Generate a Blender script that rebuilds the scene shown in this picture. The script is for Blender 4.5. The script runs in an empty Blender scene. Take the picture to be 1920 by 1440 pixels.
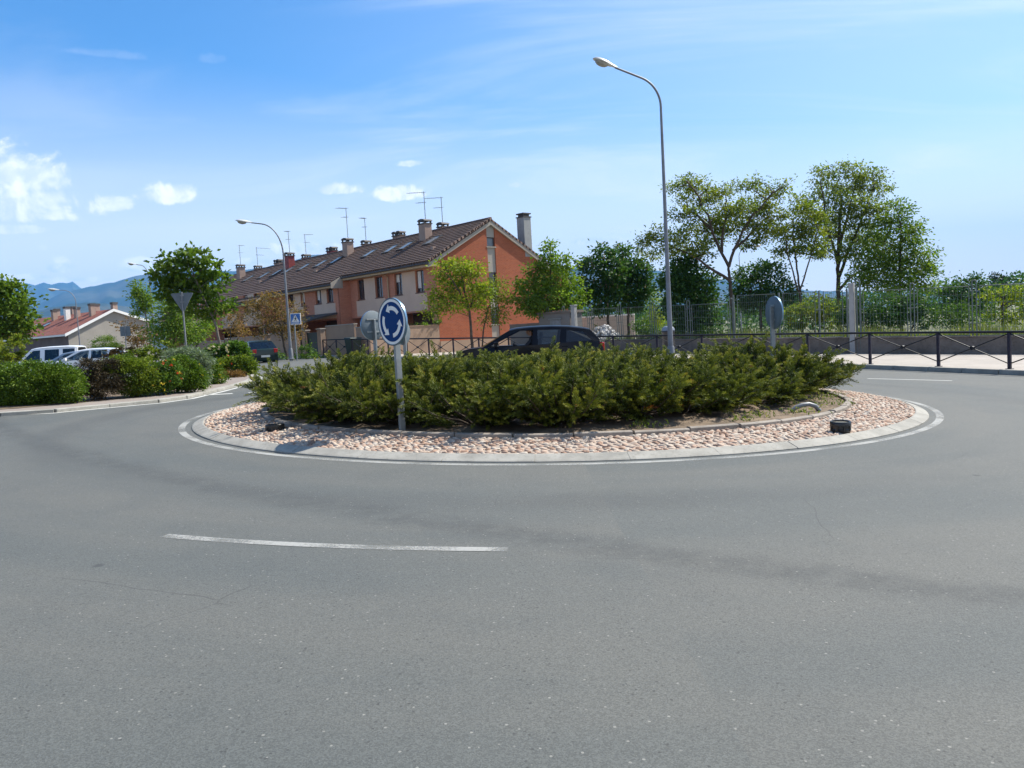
import bpy, math, random
import numpy as np
from mathutils import Vector, Matrix

R_ = math.radians
sc = bpy.context.scene
COL = sc.collection

# ------------------------------------------------------------------ camera, sky, sun, exposure
CAM_H, F_PX, PITCH, ROLL, SLOPE = 1.4, 1450.0, R_(3.983), R_(3.183), 0.0334
_F = Vector((0, math.cos(PITCH), -math.sin(PITCH)))
_R0 = Vector((1, 0, 0)); _U0 = Vector((0, math.sin(PITCH), math.cos(PITCH)))
_R = _R0 * math.cos(ROLL) - _U0 * math.sin(ROLL)
_U = _U0 * math.cos(ROLL) + _R0 * math.sin(ROLL)
cam_d = bpy.data.cameras.new('camera')
cam_d.lens = 36.0 * F_PX / 1920.0
cam_d.sensor_width = 36.0
cam_d.clip_start = 0.1
cam_d.clip_end = 40000
cam = bpy.data.objects.new('camera', cam_d)
COL.objects.link(cam)
cam.matrix_world = Matrix(((_R.x, _U.x, -_F.x, 0), (_R.y, _U.y, -_F.y, 0), (_R.z, _U.z, -_F.z, CAM_H), (0, 0, 0, 1)))
sc.camera = cam

SUN_AZ, SUN_EL = R_(61.0), R_(49.0)
sun_dir = Vector((math.sin(SUN_AZ) * math.cos(SUN_EL), math.cos(SUN_AZ) * math.cos(SUN_EL), math.sin(SUN_EL)))
sun_d = bpy.data.lights.new('sun', 'SUN')
sun_d.energy = 5.0; sun_d.angle = R_(0.53); sun_d.color = (1.0, 0.94, 0.84)
sun = bpy.data.objects.new('sun', sun_d); COL.objects.link(sun)
sun.rotation_euler = (-sun_dir).to_track_quat('-Z', 'Y').to_euler()

sc.view_settings.view_transform = 'Standard'
sc.view_settings.look = 'None'
sc.view_settings.exposure = 0.95
sc.view_settings.gamma = 1.0
sc.cycles.max_bounces = 6
sc.cycles.transparent_max_bounces = 16
sc.cycles.volume_bounces = 0
sc.cycles.use_denoising = True

world = bpy.data.worlds.new('World'); sc.world = world
world.use_nodes = True


def pix_dir(px, py):
    d = _F + _R * ((px - 960) / F_PX) - _U * ((py - 720) / F_PX)
    return d.normalized()


class NT:
    """tiny helper to write node trees"""
    def __init__(s, tree):
        s.t = tree; s.n = tree.nodes; s.l = tree.links

    def new(s, typ, ins=None, **kw):
        n = s.n.new(typ)
        for k, v in kw.items():
            setattr(n, k, v)
        for k, v in (ins or {}).items():
            s.put(n.inputs[k], v)
        return n

    def put(s, sock, v):
        if isinstance(v, bpy.types.NodeSocket):
            s.l.new(v, sock)
        elif isinstance(v, bpy.types.Node):
            s.l.new(v.outputs[0], sock)
        else:
            if sock.type == 'RGBA' and len(v) == 3:
                v = (*v, 1)
            sock.default_value = v

    def math(s, op, a, b=0.0, clamp=False):
        n = s.new('ShaderNodeMath', operation=op, use_clamp=clamp)
        s.put(n.inputs[0], a); s.put(n.inputs[1], b)
        return n.outputs[0]

    def mix(s, f, a, b, blend='MIX'):
        n = s.new('ShaderNodeMix', data_type='RGBA', blend_type=blend)
        s.put(n.inputs[0], f); s.put(n.inputs[6], a); s.put(n.inputs[7], b)
        return n.outputs[2]

    def smooth(s, x, a, b, lo=0.0, hi=1.0):
        n = s.new('ShaderNodeMapRange', interpolation_type='SMOOTHSTEP')
        for k, v in (('Value', x), ('From Min', a), ('From Max', b), ('To Min', lo), ('To Max', hi)):
            s.put(n.inputs[k], v)
        return n.outputs[0]

    def noise(s, vec, scale, detail=3, rough=0.5, dist=0.0):
        n = s.new('ShaderNodeTexNoise', {'Scale': scale, 'Detail': detail, 'Roughness': rough, 'Distortion': dist})
        if vec is not None:
            s.put(n.inputs['Vector'], vec)
        return n.outputs['Fac']


def make_sky():
    w = NT(world.node_tree)
    for n in list(w.n): w.n.remove(n)
    out = w.new('ShaderNodeOutputWorld')
    sky = w.new('ShaderNodeTexSky', sky_type='NISHITA')
    sky.sun_disc = False
    sky.sun_elevation = SUN_EL; sky.sun_rotation = SUN_AZ
    sky.altitude = 1000; sky.air_density = 1.0; sky.dust_density = 1.4; sky.ozone_density = 2.2
    tc = w.new('ShaderNodeTexCoord')
    d = tc.outputs['Generated']
    sep = w.new('ShaderNodeSeparateXYZ', {0: d})
    x, y, z = sep.outputs
    az = w.math('ARCTAN2', x, y)
    el = w.math('ARCSINE', z)
    comb = w.new('ShaderNodeCombineXYZ', {0: az, 1: el, 2: 0.0})
    p = comb.outputs[0]
    n1 = w.noise(p, 25.0, 6, 0.60, 0.4)
    n2 = w.noise(p, 9.0, 4, 0.55)
    nz = w.math('ADD', w.math('MULTIPLY', n1, 0.75), w.math('MULTIPLY', n2, 0.45))
    clouds = [  # px, py, half width, half height, strength
        (25, 335, 95, 46, 1.0), (70, 385, 95, 32, .95), (10, 400, 80, 24, .85), (-60, 340, 110, 70, 1.0), (30, 432, 60, 10, .5), (115, 405, 38, 24, .95),
        (215, 385, 34, 15, .75), (320, 368, 50, 21, 1.0), (400, 112, 26, 12, .07), (185, 100, 60, 12, .09),
        (630, 357, 60, 15, .85), (745, 364, 55, 18, 1.0), (765, 308, 27, 9, .6), (963, 348, 15, 7, .5),
        (115, 503, 32, 17, .85), (265, 500, 38, 16, .9), (570, 468, 75, 14, .85), (45, 520, 45, 9, .7), (80, 465, 8, 8, .3),
        (470, 495, 60, 10, .6), (1110, 452, 60, 9, .45), (150, 525, 60, 8, .6)]
    tot = None
    for (px, py, rx, ry, s) in clouds:
        dd = pix_dir(px, py)
        a0 = math.atan2(dd.x, dd.y); e0 = math.asin(dd.z)
        u = w.math('DIVIDE', w.math('SUBTRACT', az, a0), rx / F_PX)
        v = w.math('DIVIDE', w.math('SUBTRACT', el, e0), ry / F_PX)
        v = w.math('ADD', v, w.math('MULTIPLY', w.math('LESS_THAN', v, 0.0), w.math('MULTIPLY', v, 0.7)))   # flatter undersides
        r = w.math('SQRT', w.math('ADD', w.math('MULTIPLY', u, u), w.math('MULTIPLY', v, v)))
        q = w.math('ADD', r, w.math('MULTIPLY', w.math('SUBTRACT', nz, 0.6), 2.9))
        m = w.smooth(q, 0.50, 1.02, s, 0.0)
        tot = m if tot is None else w.math('MAXIMUM', tot, m)
    # thin high cirrus, streaked
    zz = w.math('ADD', z, 0.12)
    pl = w.new('ShaderNodeCombineXYZ', {0: w.math('DIVIDE', x, zz), 1: w.math('MULTIPLY', w.math('DIVIDE', y, zz), 2.6), 2: 0.0}).outputs[0]
    ci = w.noise(pl, 0.55, 7, 0.6, 0.9)
    side = w.smooth(az, -0.6, 0.3, 0.22, 1.0)
    cir = w.math('MULTIPLY', w.smooth(ci, 0.44, 0.74, 0.0, 0.50), side)
    # the milky air low over the horizon is in the photograph all round
    low = w.math('MAXIMUM', w.smooth(el, 0.0, 0.35, 0.93, 0.0), w.math('MULTIPLY', w.smooth(az, -0.45, 0.62, 0.0, 0.34), w.smooth(el, 0.05, 0.75, 1.0, 0.35)))
    # shading inside the cumulus
    pb = w.new('ShaderNodeVectorMath', {0: p, 1: (0.012, 0.016, 0.0)}, operation='ADD').outputs[0]
    rel = w.math('SUBTRACT', nz, w.math('ADD', w.math('MULTIPLY', w.noise(pb, 25.0, 6, 0.60, 0.4), 0.75), w.math('MULTIPLY', w.noise(pb, 9.0, 4, 0.55), 0.45)))
    shade = w.smooth(rel, -0.13, 0.10, 1.0, 0.0)
    ccol = w.mix(shade, (6.4, 7.1, 8.0), (9.8, 9.8, 9.7))
    deep = w.mix(1.0, sky.outputs[0], (0.50, 1.03, 1.40), 'MULTIPLY')
    skyc = w.mix(low, deep, (9.6, 9.0, 8.3))
    skyc = w.mix(cir, skyc, (9.0, 8.9, 8.7))
    skyc = w.mix(tot, skyc, ccol)
    bg = w.new('ShaderNodeBackground', {'Color': skyc, 'Strength': 0.078})
    w.l.new(bg.outputs[0], out.inputs[0])


make_sky()

# ------------------------------------------------------------------ helpers
CREASES = (-25.0, -11.0, 60.0)


def gz(x):
    """height of the gently sloping ground"""
    if x > 60: return -SLOPE * 60
    if x > -11: return -SLOPE * x
    if x > -25: return 0.367 + (x + 11) / 14.0 * 0.267
    return 0.10


def at(px, py, Y):
    d = _F + _R * ((px - 960) / F_PX) - _U * ((py - 720) / F_PX)
    return Vector((0, 0, CAM_H)) + d * (Y / d.y)


def tag(o, label=None, cat=None, group=None, kind=None):
    if label: o['label'] = label
    if cat: o['category'] = cat
    if group: o['group'] = group
    if kind: o['kind'] = kind
    return o


def thing(name, loc, label, cat, group=None, rz=0.0):
    o = bpy.data.objects.new(name, None)
    o.empty_display_size = 0.3
    o.location = loc; o.rotation_euler = (0, 0, rz)
    COL.objects.link(o)
    return tag(o, label, cat, group)


def copy_tree(o, parent=None):
    c = o.copy(); COL.objects.link(c)
    if parent is not None: c.parent = parent
    for ch in [k for k in bpy.data.objects if k.parent == o]:
        copy_tree(ch, c)
    return c


class MB:
    """collects shapes; build() links them as one mesh object"""
    def __init__(s):
        s.v = []; s.f = []

    def face(s, pts):
        b = len(s.v); s.v += [tuple(p) for p in pts]; s.f.append(tuple(range(b, b + len(pts))))
        return s

    def box(s, c, size, rz=0.0, M=None):
        hx, hy, hz = [k / 2 for k in size]
        P = [Vector((x, y, z)) for z in (-hz, hz) for x, y in ((-hx, -hy), (hx, -hy), (hx, hy), (-hx, hy))]
        if M is not None: P = [M @ p for p in P]
        else:
            m = Matrix.Rotation(rz, 3, 'Z'); P = [m @ p + Vector(c) for p in P]
        s.hexa(P); return s

    def hexa(s, P):
        b = len(s.v); s.v += [tuple(p) for p in P]
        for q in ((3, 2, 1, 0), (4, 5, 6, 7), (0, 1, 5, 4), (1, 2, 6, 5), (2, 3, 7, 6), (3, 0, 4, 7)):
            s.f.append(tuple(b + i for i in q))

    def slab(s, top, thick, n=None):
        """prism: polygon top pushed back along -n"""
        top = [Vector(p) for p in top]
        if n is None:
            n = (top[1] - top[0]).cross(top[2] - top[0]).normalized()
        n = Vector(n); bot = [p - n * thick for p in top]; k = len(top); b = len(s.v)
        s.v += [tuple(p) for p in top + bot]
        s.f.append(tuple(range(b, b + k))); s.f.append(tuple(range(b + 2 * k - 1, b + k - 1, -1)))
        for i in range(k):
            j = (i + 1) % k; s.f.append((b + j, b + i, b + k + i, b + k + j))
        return s

    def tube(s, pts, rad, n=8, cap=True):
        pts = [Vector(p) for p in pts]
        if not hasattr(rad, '__len__'): rad = [rad] * len(pts)
        b0 = len(s.v); up = None
        for i, p in enumerate(pts):
            t = (pts[min(i + 1, len(pts) - 1)] - pts[max(i - 1, 0)])
            if t.length < 1e-9: t = Vector((0, 0, 1))
            t.normalize()
            if up is None:
                up = Vector((1, 0, 0)) if abs(t.x) < .8 else Vector((0, 1, 0))
            a = (up - t * up.dot(t))
            if a.length < 1e-6: a = t.orthogonal()
            a.normalize(); up = a; bb = t.cross(a)
            for k in range(n):
                an = 2 * math.pi * k / n
                s.v.append(tuple(p + (a * math.cos(an) + bb * math.sin(an)) * rad[i]))
        for i in range(len(pts) - 1):
            for k in range(n):
                q = (k + 1) % n
                s.f.append((b0 + i * n + k, b0 + i * n + q, b0 + (i + 1) * n + q, b0 + (i + 1) * n + k))
        if cap:
            s.f.append(tuple(b0 + k for k in range(n - 1, -1, -1)))
            e = b0 + (len(pts) - 1) * n
            s.f.append(tuple(e + k for k in range(n)))
        return s

    def lathe(s, prof, c=(0, 0, 0), n=24, axis=None):
        """prof: list of (r, h); axis: 3x3 matrix whose z is the axis"""
        A = axis or Matrix.Identity(3); c = Vector(c); b0 = len(s.v)
        for (r, h) in prof:
            for k in range(n):
                an = 2 * math.pi * k / n
                s.v.append(tuple(A @ Vector((r * math.cos(an), r * math.sin(an), h)) + c))
        for i in range(len(prof) - 1):
            for k in range(n):
                q = (k + 1) % n
                s.f.append((b0 + i * n + k, b0 + i * n + q, b0 + (i + 1) * n + q, b0 + (i + 1) * n + k))
        if prof[0][0] > 1e-4: s.f.append(tuple(b0 + k for k in range(n - 1, -1, -1)))
        e = b0 + (len(prof) - 1) * n
        if prof[-1][0] > 1e-4: s.f.append(tuple(e + k for k in range(n)))
        return s

    def grid(s, P):
        """P[i][j] rows of points"""
        b = len(s.v); r = len(P); c = len(P[0])
        for row in P: s.v += [tuple(p) for p in row]
        for i in range(r - 1):
            for j in range(c - 1):
                s.f.append((b + i * c + j, b + i * c + j + 1, b + (i + 1) * c + j + 1, b + (i + 1) * c + j))
        return s

    def build(s, name, mat, parent=None, world=True, smooth=False, bevel=0.0, origin=None):
        me = bpy.data.meshes.new(name)
        off = Vector((0, 0, 0))
        if parent is not None and world:
            q = parent
            while q is not None:
                off += q.location; q = q.parent
        if parent is None and origin is not None: off = Vector(origin)
        vs = [(v[0] - off.x, v[1] - off.y, v[2] - off.z) for v in s.v] if off.length > 0 else s.v
        me.from_pydata(vs, [], s.f)
        # planar uv from each face's own directions, in metres
        uv = me.uv_layers.new(name='uv')
        co = np.array(s.v, float).reshape(-1, 3)
        lv = np.empty(len(me.loops), np.int32); me.loops.foreach_get('vertex_index', lv)
        nr = np.empty(len(me.polygons) * 3, np.float32); me.polygons.foreach_get('normal', nr); nr = nr.reshape(-1, 3).astype(float)
        cnt = np.empty(len(me.polygons), np.int32); me.polygons.foreach_get('loop_total', cnt)
        t = np.cross(np.array([0, 0, 1.0]), nr); ln = np.linalg.norm(t, axis=1)
        flat = ln < 0.05; t[flat] = (1, 0, 0); t /= np.linalg.norm(t, axis=1)[:, None]
        bt = np.cross(nr, t)
        T = np.repeat(t, cnt, 0); B = np.repeat(bt, cnt, 0); pv = co[lv]
        uvs = np.stack([(pv * T).sum(1), (pv * B).sum(1)], 1).astype(np.float32)
        uv.data.foreach_set('uv', uvs.ravel())
        if smooth:
            me.polygons.foreach_set('use_smooth', [True] * len(me.polygons))
        me.materials.append(mat)
        me.update()
        o = bpy.data.objects.new(name, me); COL.objects.link(o)
        if parent is not None: o.parent = parent
        elif origin is not None: o.location = origin
        if smooth:
            try: me.set_sharp_from_angle(angle=R_(38))
            except Exception: pass
        if bevel > 0:
            b = o.modifiers.new('bevel', 'BEVEL'); b.width = bevel; b.segments = 2; b.limit_method = 'ANGLE'; b.angle_limit = R_(35)
        return o


def sheet(name, poly, off, mat, depth=0.0, kind='structure', zf=None):
    """a sheet that follows the sloping ground; depth > 0 gives it kerb-like sides"""
    import bmesh
    bm = bmesh.new()
    vs = [bm.verts.new((p[0], p[1], 0)) for p in poly]
    f = bm.faces.new(vs); f.normal_update()
    if f.normal.z < 0: f.normal_flip()
    bmesh.ops.triangulate(bm, faces=bm.faces[:])
    for c in CREASES:
        bmesh.ops.bisect_plane(bm, geom=bm.verts[:] + bm.edges[:] + bm.faces[:], plane_co=(c, 0, 0), plane_no=(1, 0, 0))
    if depth > 0:
        bd = [e for e in bm.edges if e.is_boundary]
        r = bmesh.ops.extrude_edge_only(bm, edges=bd)
        lows = [g for g in r['geom'] if isinstance(g, bmesh.types.BMVert)]
        for v in lows: v.co.z -= depth
        bmesh.ops.recalc_face_normals(bm, faces=bm.faces[:])
    for v in bm.verts: v.co.z += (zf or gz)(v.co.x) + off
    me = bpy.data.meshes.new(name); bm.to_mesh(me); bm.free()
    me.materials.append(mat)
    o = bpy.data.objects.new(name, me); COL.objects.link(o)
    o['kind'] = kind
    return o


# ------------------------------------------------------------------ materials
ALB = 0.76      # the photograph is exposed for the shade, so real-world base colours sit a little lower
MATS = {}


def alb(c, k=None): return tuple(v * (ALB if k is None else k) for v in c)


def pmat(name, col, rough=0.6, metal=0.0, var=0.12, nscale=6.0, bump=0.0, bscale=40.0, spec=0.5, coat=0.0):
    """painted / plain surface with a little procedural wear"""
    if max(col) < .6: col = alb(col)
    m = bpy.data.materials.new(name); m.use_nodes = True
    w = NT(m.node_tree); b = w.n['Principled BSDF']
    tc = w.new('ShaderNodeTexCoord').outputs['Object']
    n = w.noise(tc, nscale, 5, 0.6)
    c = w.mix(w.smooth(n, 0.3, 0.7), tuple(k * (1 - var) for k in col), tuple(min(1, k * (1 + var)) for k in col))
    w.put(b.inputs['Base Color'], c)
    b.inputs['Roughness'].default_value = rough; b.inputs['Metallic'].default_value = metal
    b.inputs['Specular IOR Level'].default_value = spec
    if coat: b.inputs['Coat Weight'].default_value = coat; b.inputs['Coat Roughness'].default_value = 0.05
    if bump > 0:
        bp = w.new('ShaderNodeBump', {'Strength': bump, 'Distance': 0.02, 'Height': w.noise(tc, bscale, 4, 0.6)})
        w.put(b.inputs['Normal'], bp.outputs[0])
    MATS[name] = m
    return m


def leaf_mat(name, cols, trans=0.45, rough=0.55):
    """cols: list of (position, rgb) of the plant's own leaf colours"""
    cols = [(p, alb(c, .92)) for p, c in cols]
    m = bpy.data.materials.new(name); m.use_nodes = True
    w = NT(m.node_tree)
    for n in list(w.n): w.n.remove(n)
    out = w.new('ShaderNodeOutputMaterial')
    at_ = w.new('ShaderNodeAttribute', attribute_name='tint')
    ramp = w.new('ShaderNodeValToRGB', {0: at_.outputs['Fac']})
    el = ramp.color_ramp.elements
    while len(el) < len(cols): el.new(0.5)
    for e, (p, c) in zip(el, cols): e.position = p; e.color = (*c, 1)
    col = ramp.outputs[0]
    pr = w.new('ShaderNodeBsdfPrincipled', {'Base Color': col, 'Roughness': rough, 'Specular IOR Level': 0.14})
    tr = w.new('ShaderNodeBsdfTranslucent', {'Color': w.mix(1.0, col, (1.25, 1.35, 0.55), 'MULTIPLY')})
    mx = w.new('ShaderNodeMixShader', {0: trans, 1: pr.outputs[0], 2: tr.outputs[0]})
    w.l.new(mx.outputs[0], out.inputs[0])
    return m


def mat_asphalt():
    m = bpy.data.materials.new('asphalt'); m.use_nodes = True
    w = NT(m.node_tree); b = w.n['Principled BSDF']
    geo = w.new('ShaderNodeNewGeometry').outputs['Position']
    sep = w.new('ShaderNodeSeparateXYZ', {0: geo}); x, y, z = sep.outputs

    def dist(cx, cy):
        a = w.math('SUBTRACT', x, cx); c = w.math('SUBTRACT', y, cy)
        return w.math('SQRT', w.math('ADD', w.math('MULTIPLY', a, a), w.math('MULTIPLY', c, c))), w.math('ARCTAN2', a, c)
    r, th = dist(0.70, 14.2)
    big = w.noise(geo, 0.22, 4, 0.55)
    mid = w.noise(geo, 1.3, 5, 0.6)
    # wear that follows the traffic round the island
    pol = w.new('ShaderNodeCombineXYZ', {0: w.math('MULTIPLY', r, 0.85), 1: w.math('MULTIPLY', th, 1.1), 2: 0.0}).outputs[0]
    lane = w.noise(pol, 1.0, 3, 0.55)
    fine = w.noise(geo, 190.0, 3, 0.75)
    ston = w.new('ShaderNodeTexVoronoi', {'Vector': geo, 'Scale': 62.0})
    rnd = w.new('ShaderNodeSeparateColor', {0: ston.outputs['Color']})
    st2 = w.new('ShaderNodeTexVoronoi', {'Vector': geo, 'Scale': 170.0})
    rn2 = w.new('ShaderNodeSeparateColor', {0: st2.outputs['Color']})
    base = w.mix(w.smooth(big, 0.3, 0.7), (0.104, 0.118, 0.124), (0.132, 0.142, 0.142))
    base = w.mix(w.smooth(lane, 0.32, 0.68, 0.0, 0.75), base, (0.152, 0.155, 0.150))
    base = w.mix(w.smooth(mid, 0.45, 0.75, 0.0, 0.35), base, (0.095, 0.108, 0.115))
    # dark tyre-polished track leaving the circle
    r2, th2 = dist(19.4, 35.6)
    off = w.math('ADD', r2, w.math('MULTIPLY', w.math('SUBTRACT', mid, 0.5), 0.35))
    trk = w.math('MULTIPLY', w.smooth(w.math('ABSOLUTE', w.math('SUBTRACT', off, 36.05)), 0.05, 0.34, 1.0, 0.0), w.smooth(w.noise(geo, 5.0, 4, .65), 0.3, 0.62, 0.12, 0.55))
    base = w.mix(trk, base, (0.070, 0.076, 0.080))
    r3 = w.math('ADD', r, w.math('MULTIPLY', w.math('SUBTRACT', mid, 0.5), 0.5))
    trk2 = w.math('MULTIPLY', w.smooth(w.math('ABSOLUTE', w.math('SUBTRACT', r3, 8.0)), 0.05, 0.5, 0.5, 0.0), w.smooth(big, 0.35, 0.6))
    base = w.mix(trk2, base, (0.082, 0.090, 0.095))
    # aggregate
    grain = w.math('ADD', w.math('MULTIPLY', fine, 0.75), w.math('MULTIPLY', rn2.outputs[0], 0.45))
    base = w.mix(w.smooth(grain, 0.3, 0.95, 0.0, 1.0), w.mix(1.0, base, (0.74, 0.74, 0.74), 'MULTIPLY'), w.mix(1.0, base, (1.25, 1.25, 1.23), 'MULTIPLY'))
    lite = w.math('MULTIPLY', w.smooth(rnd.outputs[1], 0.976, 0.992), w.smooth(ston.outputs['Distance'], 0.25, 0.45, 1.0, 0.0))
    base = w.mix(w.math('MULTIPLY', lite, 0.55), base, (0.42, 0.42, 0.40))
    dk = w.math('MULTIPLY', w.smooth(rnd.outputs[2], 0.955, 0.975), w.smooth(ston.outputs['Distance'], 0.25, 0.5, 1.0, 0.0))
    base = w.mix(w.math('MULTIPLY', dk, 0.6), base, (0.04, 0.042, 0.045))
    v2 = w.new('ShaderNodeTexVoronoi', {'Vector': geo, 'Scale': 1.15})
    r2c = w.new('ShaderNodeSeparateColor', {0: v2.outputs['Color']})
    spot = w.math('MULTIPLY', w.smooth(r2c.outputs[0], 0.70, 0.74), w.smooth(w.math('ADD', v2.outputs['Distance'], w.math('MULTIPLY', w.math('SUBTRACT', w.noise(geo, 22.0, 3), .5), .05)), 0.035, 0.06, 0.6, 0.0))
    base = w.mix(spot, base, (0.045, 0.05, 0.055))
    # hairline cracks
    v3 = w.new('ShaderNodeTexVoronoi', {'Vector': w.mix(0.12, geo, w.new('ShaderNodeTexNoise', {'Vector': geo, 'Scale': 2.0}).outputs['Color']), 'Scale': 0.42}, feature='DISTANCE_TO_EDGE')
    crk = w.math('MULTIPLY', w.smooth(v3.outputs['Distance'], 0.0, 0.003, 0.4, 0.0), w.smooth(w.noise(geo, 0.6, 2), 0.55, 0.62))
    base = w.mix(crk, base, (0.04, 0.042, 0.045))
    w.put(b.inputs['Base Color'], w.mix(1.0, base, (ALB * .93, ALB * .91, ALB * .85), 'MULTIPLY'))
    b.inputs['Roughness'].default_value = 0.82; b.inputs['Specular IOR Level'].default_value = 0.35
    bp = w.new('ShaderNodeBump', {'Strength': 0.35, 'Distance': 0.005, 'Height': grain})
    w.put(b.inputs['Normal'], bp.outputs[0])
    return m


def mat_paint(name, lo, hi, keep=0.0, k=1.0):
    """worn white road paint: where it has worn off there is no paint and the asphalt shows"""
    m = bpy.data.materials.new(name); m.use_nodes = True
    w = NT(m.node_tree); b = w.n['Principled BSDF']; out = w.n['Material Output']
    geo = w.new('ShaderNodeNewGeometry').outputs['Position']
    n = w.math('ADD', w.math('MULTIPLY', w.noise(geo, 1.6, 3, .6), .8), w.math('MULTIPLY', w.noise(geo, 42.0, 4, .75), .5))
    wear = w.smooth(n, lo, hi, keep, 1.0)
    w.put(b.inputs['Base Color'], w.mix(w.noise(geo, 14.0, 4, .6), tuple(v * k for v in (0.50, 0.50, 0.465)), tuple(v * k for v in (0.40, 0.40, 0.375))))
    b.inputs['Roughness'].default_value = 0.75
    tr = w.new('ShaderNodeBsdfTransparent')
    mx = w.new('ShaderNodeMixShader', {0: wear, 1: b.outputs[0], 2: tr.outputs[0]})
    w.l.new(mx.outputs[0], out.inputs[0])
    return m


def mat_concrete(name, col, var=0.25, dirt=(0.12, 0.11, 0.10), dirt_amt=0.5, scale=1.6):
    col = alb(col); dirt = alb(dirt)
    m = bpy.data.materials.new(name); m.use_nodes = True
    w = NT(m.node_tree); b = w.n['Principled BSDF']
    geo = w.new('ShaderNodeNewGeometry').outputs['Position']
    n1 = w.noise(geo, scale, 6, .62); n2 = w.noise(geo, scale * 9, 5, .65)
    c = w.mix(w.smooth(n1, .3, .7), tuple(k * (1 - var) for k in col), tuple(min(1, k * (1 + var * .7)) for k in col))
    c = w.mix(w.smooth(n2, .5, .75, 0, dirt_amt), c, dirt)
    w.put(b.inputs['Base Color'], c)
    b.inputs['Roughness'].default_value = 0.9; b.inputs['Specular IOR Level'].default_value = 0.25
    bp = w.new('ShaderNodeBump', {'Strength': 0.4, 'Distance': 0.008, 'Height': w.noise(geo, 70.0, 4, .7)})
    w.put(b.inputs['Normal'], bp.outputs[0])
    return m


def mat_brick(name, c1, c2, mortar, bw=0.25, bh=0.065, msize=0.010):
    c1 = alb(c1); c2 = alb(c2); mortar = alb(mortar)
    m = bpy.data.materials.new(name); m.use_nodes = True
    w = NT(m.node_tree); b = w.n['Principled BSDF']
    uv = w.new('ShaderNodeUVMap').outputs[0]
    br = w.new('ShaderNodeTexBrick', {'Vector': uv, 'Color1': c1, 'Color2': c2, 'Mortar': mortar, 'Scale': 1.0, 'Mortar Size': msize, 'Mortar Smooth': 0.1, 'Brick Width': bw, 'Row Height': bh, 'Bias': 0.0})
    geo = w.new('ShaderNodeNewGeometry').outputs['Position']
    n = w.noise(geo, 0.7, 5, .6)
    n3 = w.noise(geo, 9.0, 4, .6)
    c = w.mix(w.smooth(n, .3, .7, 0.0, 0.55), br.outputs[0], w.mix(1.0, br.outputs[0], (0.78, 0.74, 0.72), 'MULTIPLY'))
    c = w.mix(w.smooth(n3, .45, .75, 0.0, 0.3), c, w.mix(1.0, br.outputs[0], (1.25, 1.2, 1.15), 'MULTIPLY'))
    w.put(b.inputs['Base Color'], c)
    b.inputs['Roughness'].default_value = 0.9; b.inputs['Specular IOR Level'].default_value = 0.2
    return m


def mat_tile(name, c1, c2):
    """rows of interlocking roof tiles"""
    c1 = alb(c1, .85); c2 = alb(c2, .85)
    m = bpy.data.materials.new(name); m.use_nodes = True
    w = NT(m.node_tree); b = w.n['Principled BSDF']
    uv = w.new('ShaderNodeUVMap').outputs[0]
    geo = w.new('ShaderNodeNewGeometry').outputs['Position']
    br = w.new('ShaderNodeTexBrick', {'Vector': uv, 'Color1': c1, 'Color2': c2, 'Mortar': tuple(k * .35 for k in c1), 'Scale': 1.0, 'Mortar Size': 0.045, 'Mortar Smooth': 0.5, 'Brick Width': 0.30, 'Row Height': 0.34})
    c = w.mix(w.smooth(w.noise(geo, 0.9, 5, .6), .35, .7, 0, .5), br.outputs[0], tuple(k * 1.22 for k in c2))
    w.put(b.inputs['Base Color'], c)
    b.inputs['Roughness'].default_value = 0.85
    su = w.new('ShaderNodeSeparateXYZ', {0: uv})
    wav = w.math('SINE', w.math('MULTIPLY', su.outputs[0], 2 * math.pi / 0.30))
    row = w.math('FRACT', w.math('DIVIDE', su.outputs[1], 0.34))
    h = w.math('ADD', w.math('MULTIPLY', wav, 0.5), w.math('MULTIPLY', w.math('SUBTRACT', 1.0, row), 0.8))
    bp = w.new('ShaderNodeBump', {'Strength': 1.0, 'Distance': 0.07, 'Height': h})
    w.put(b.inputs['Normal'], bp.outputs[0])
    return m


def mat_glass(name, tint=(0.35, 0.40, 0.42), refl=0.35, alpha=0.75):
    m = bpy.data.materials.new(name); m.use_nodes = True
    w = NT(m.node_tree)
    for n in list(w.n): w.n.remove(n)
    out = w.new('ShaderNodeOutputMaterial')
    tr = w.new('ShaderNodeBsdfTransparent', {'Color': tint})
    gl = w.new('ShaderNodeBsdfGlossy', {'Color': (0.9, 0.93, 0.95), 'Roughness': 0.03})
    fr = w.new('ShaderNodeFresnel', {'IOR': 1.5})
    mx = w.new('ShaderNodeMixShader', {0: w.math('ADD', w.math('MULTIPLY', fr.outputs[0], 0.6), refl * 0.1, True), 1: tr.outputs[0], 2: gl.outputs[0]})
    w.l.new(mx.outputs[0], out.inputs[0])
    return m


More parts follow.
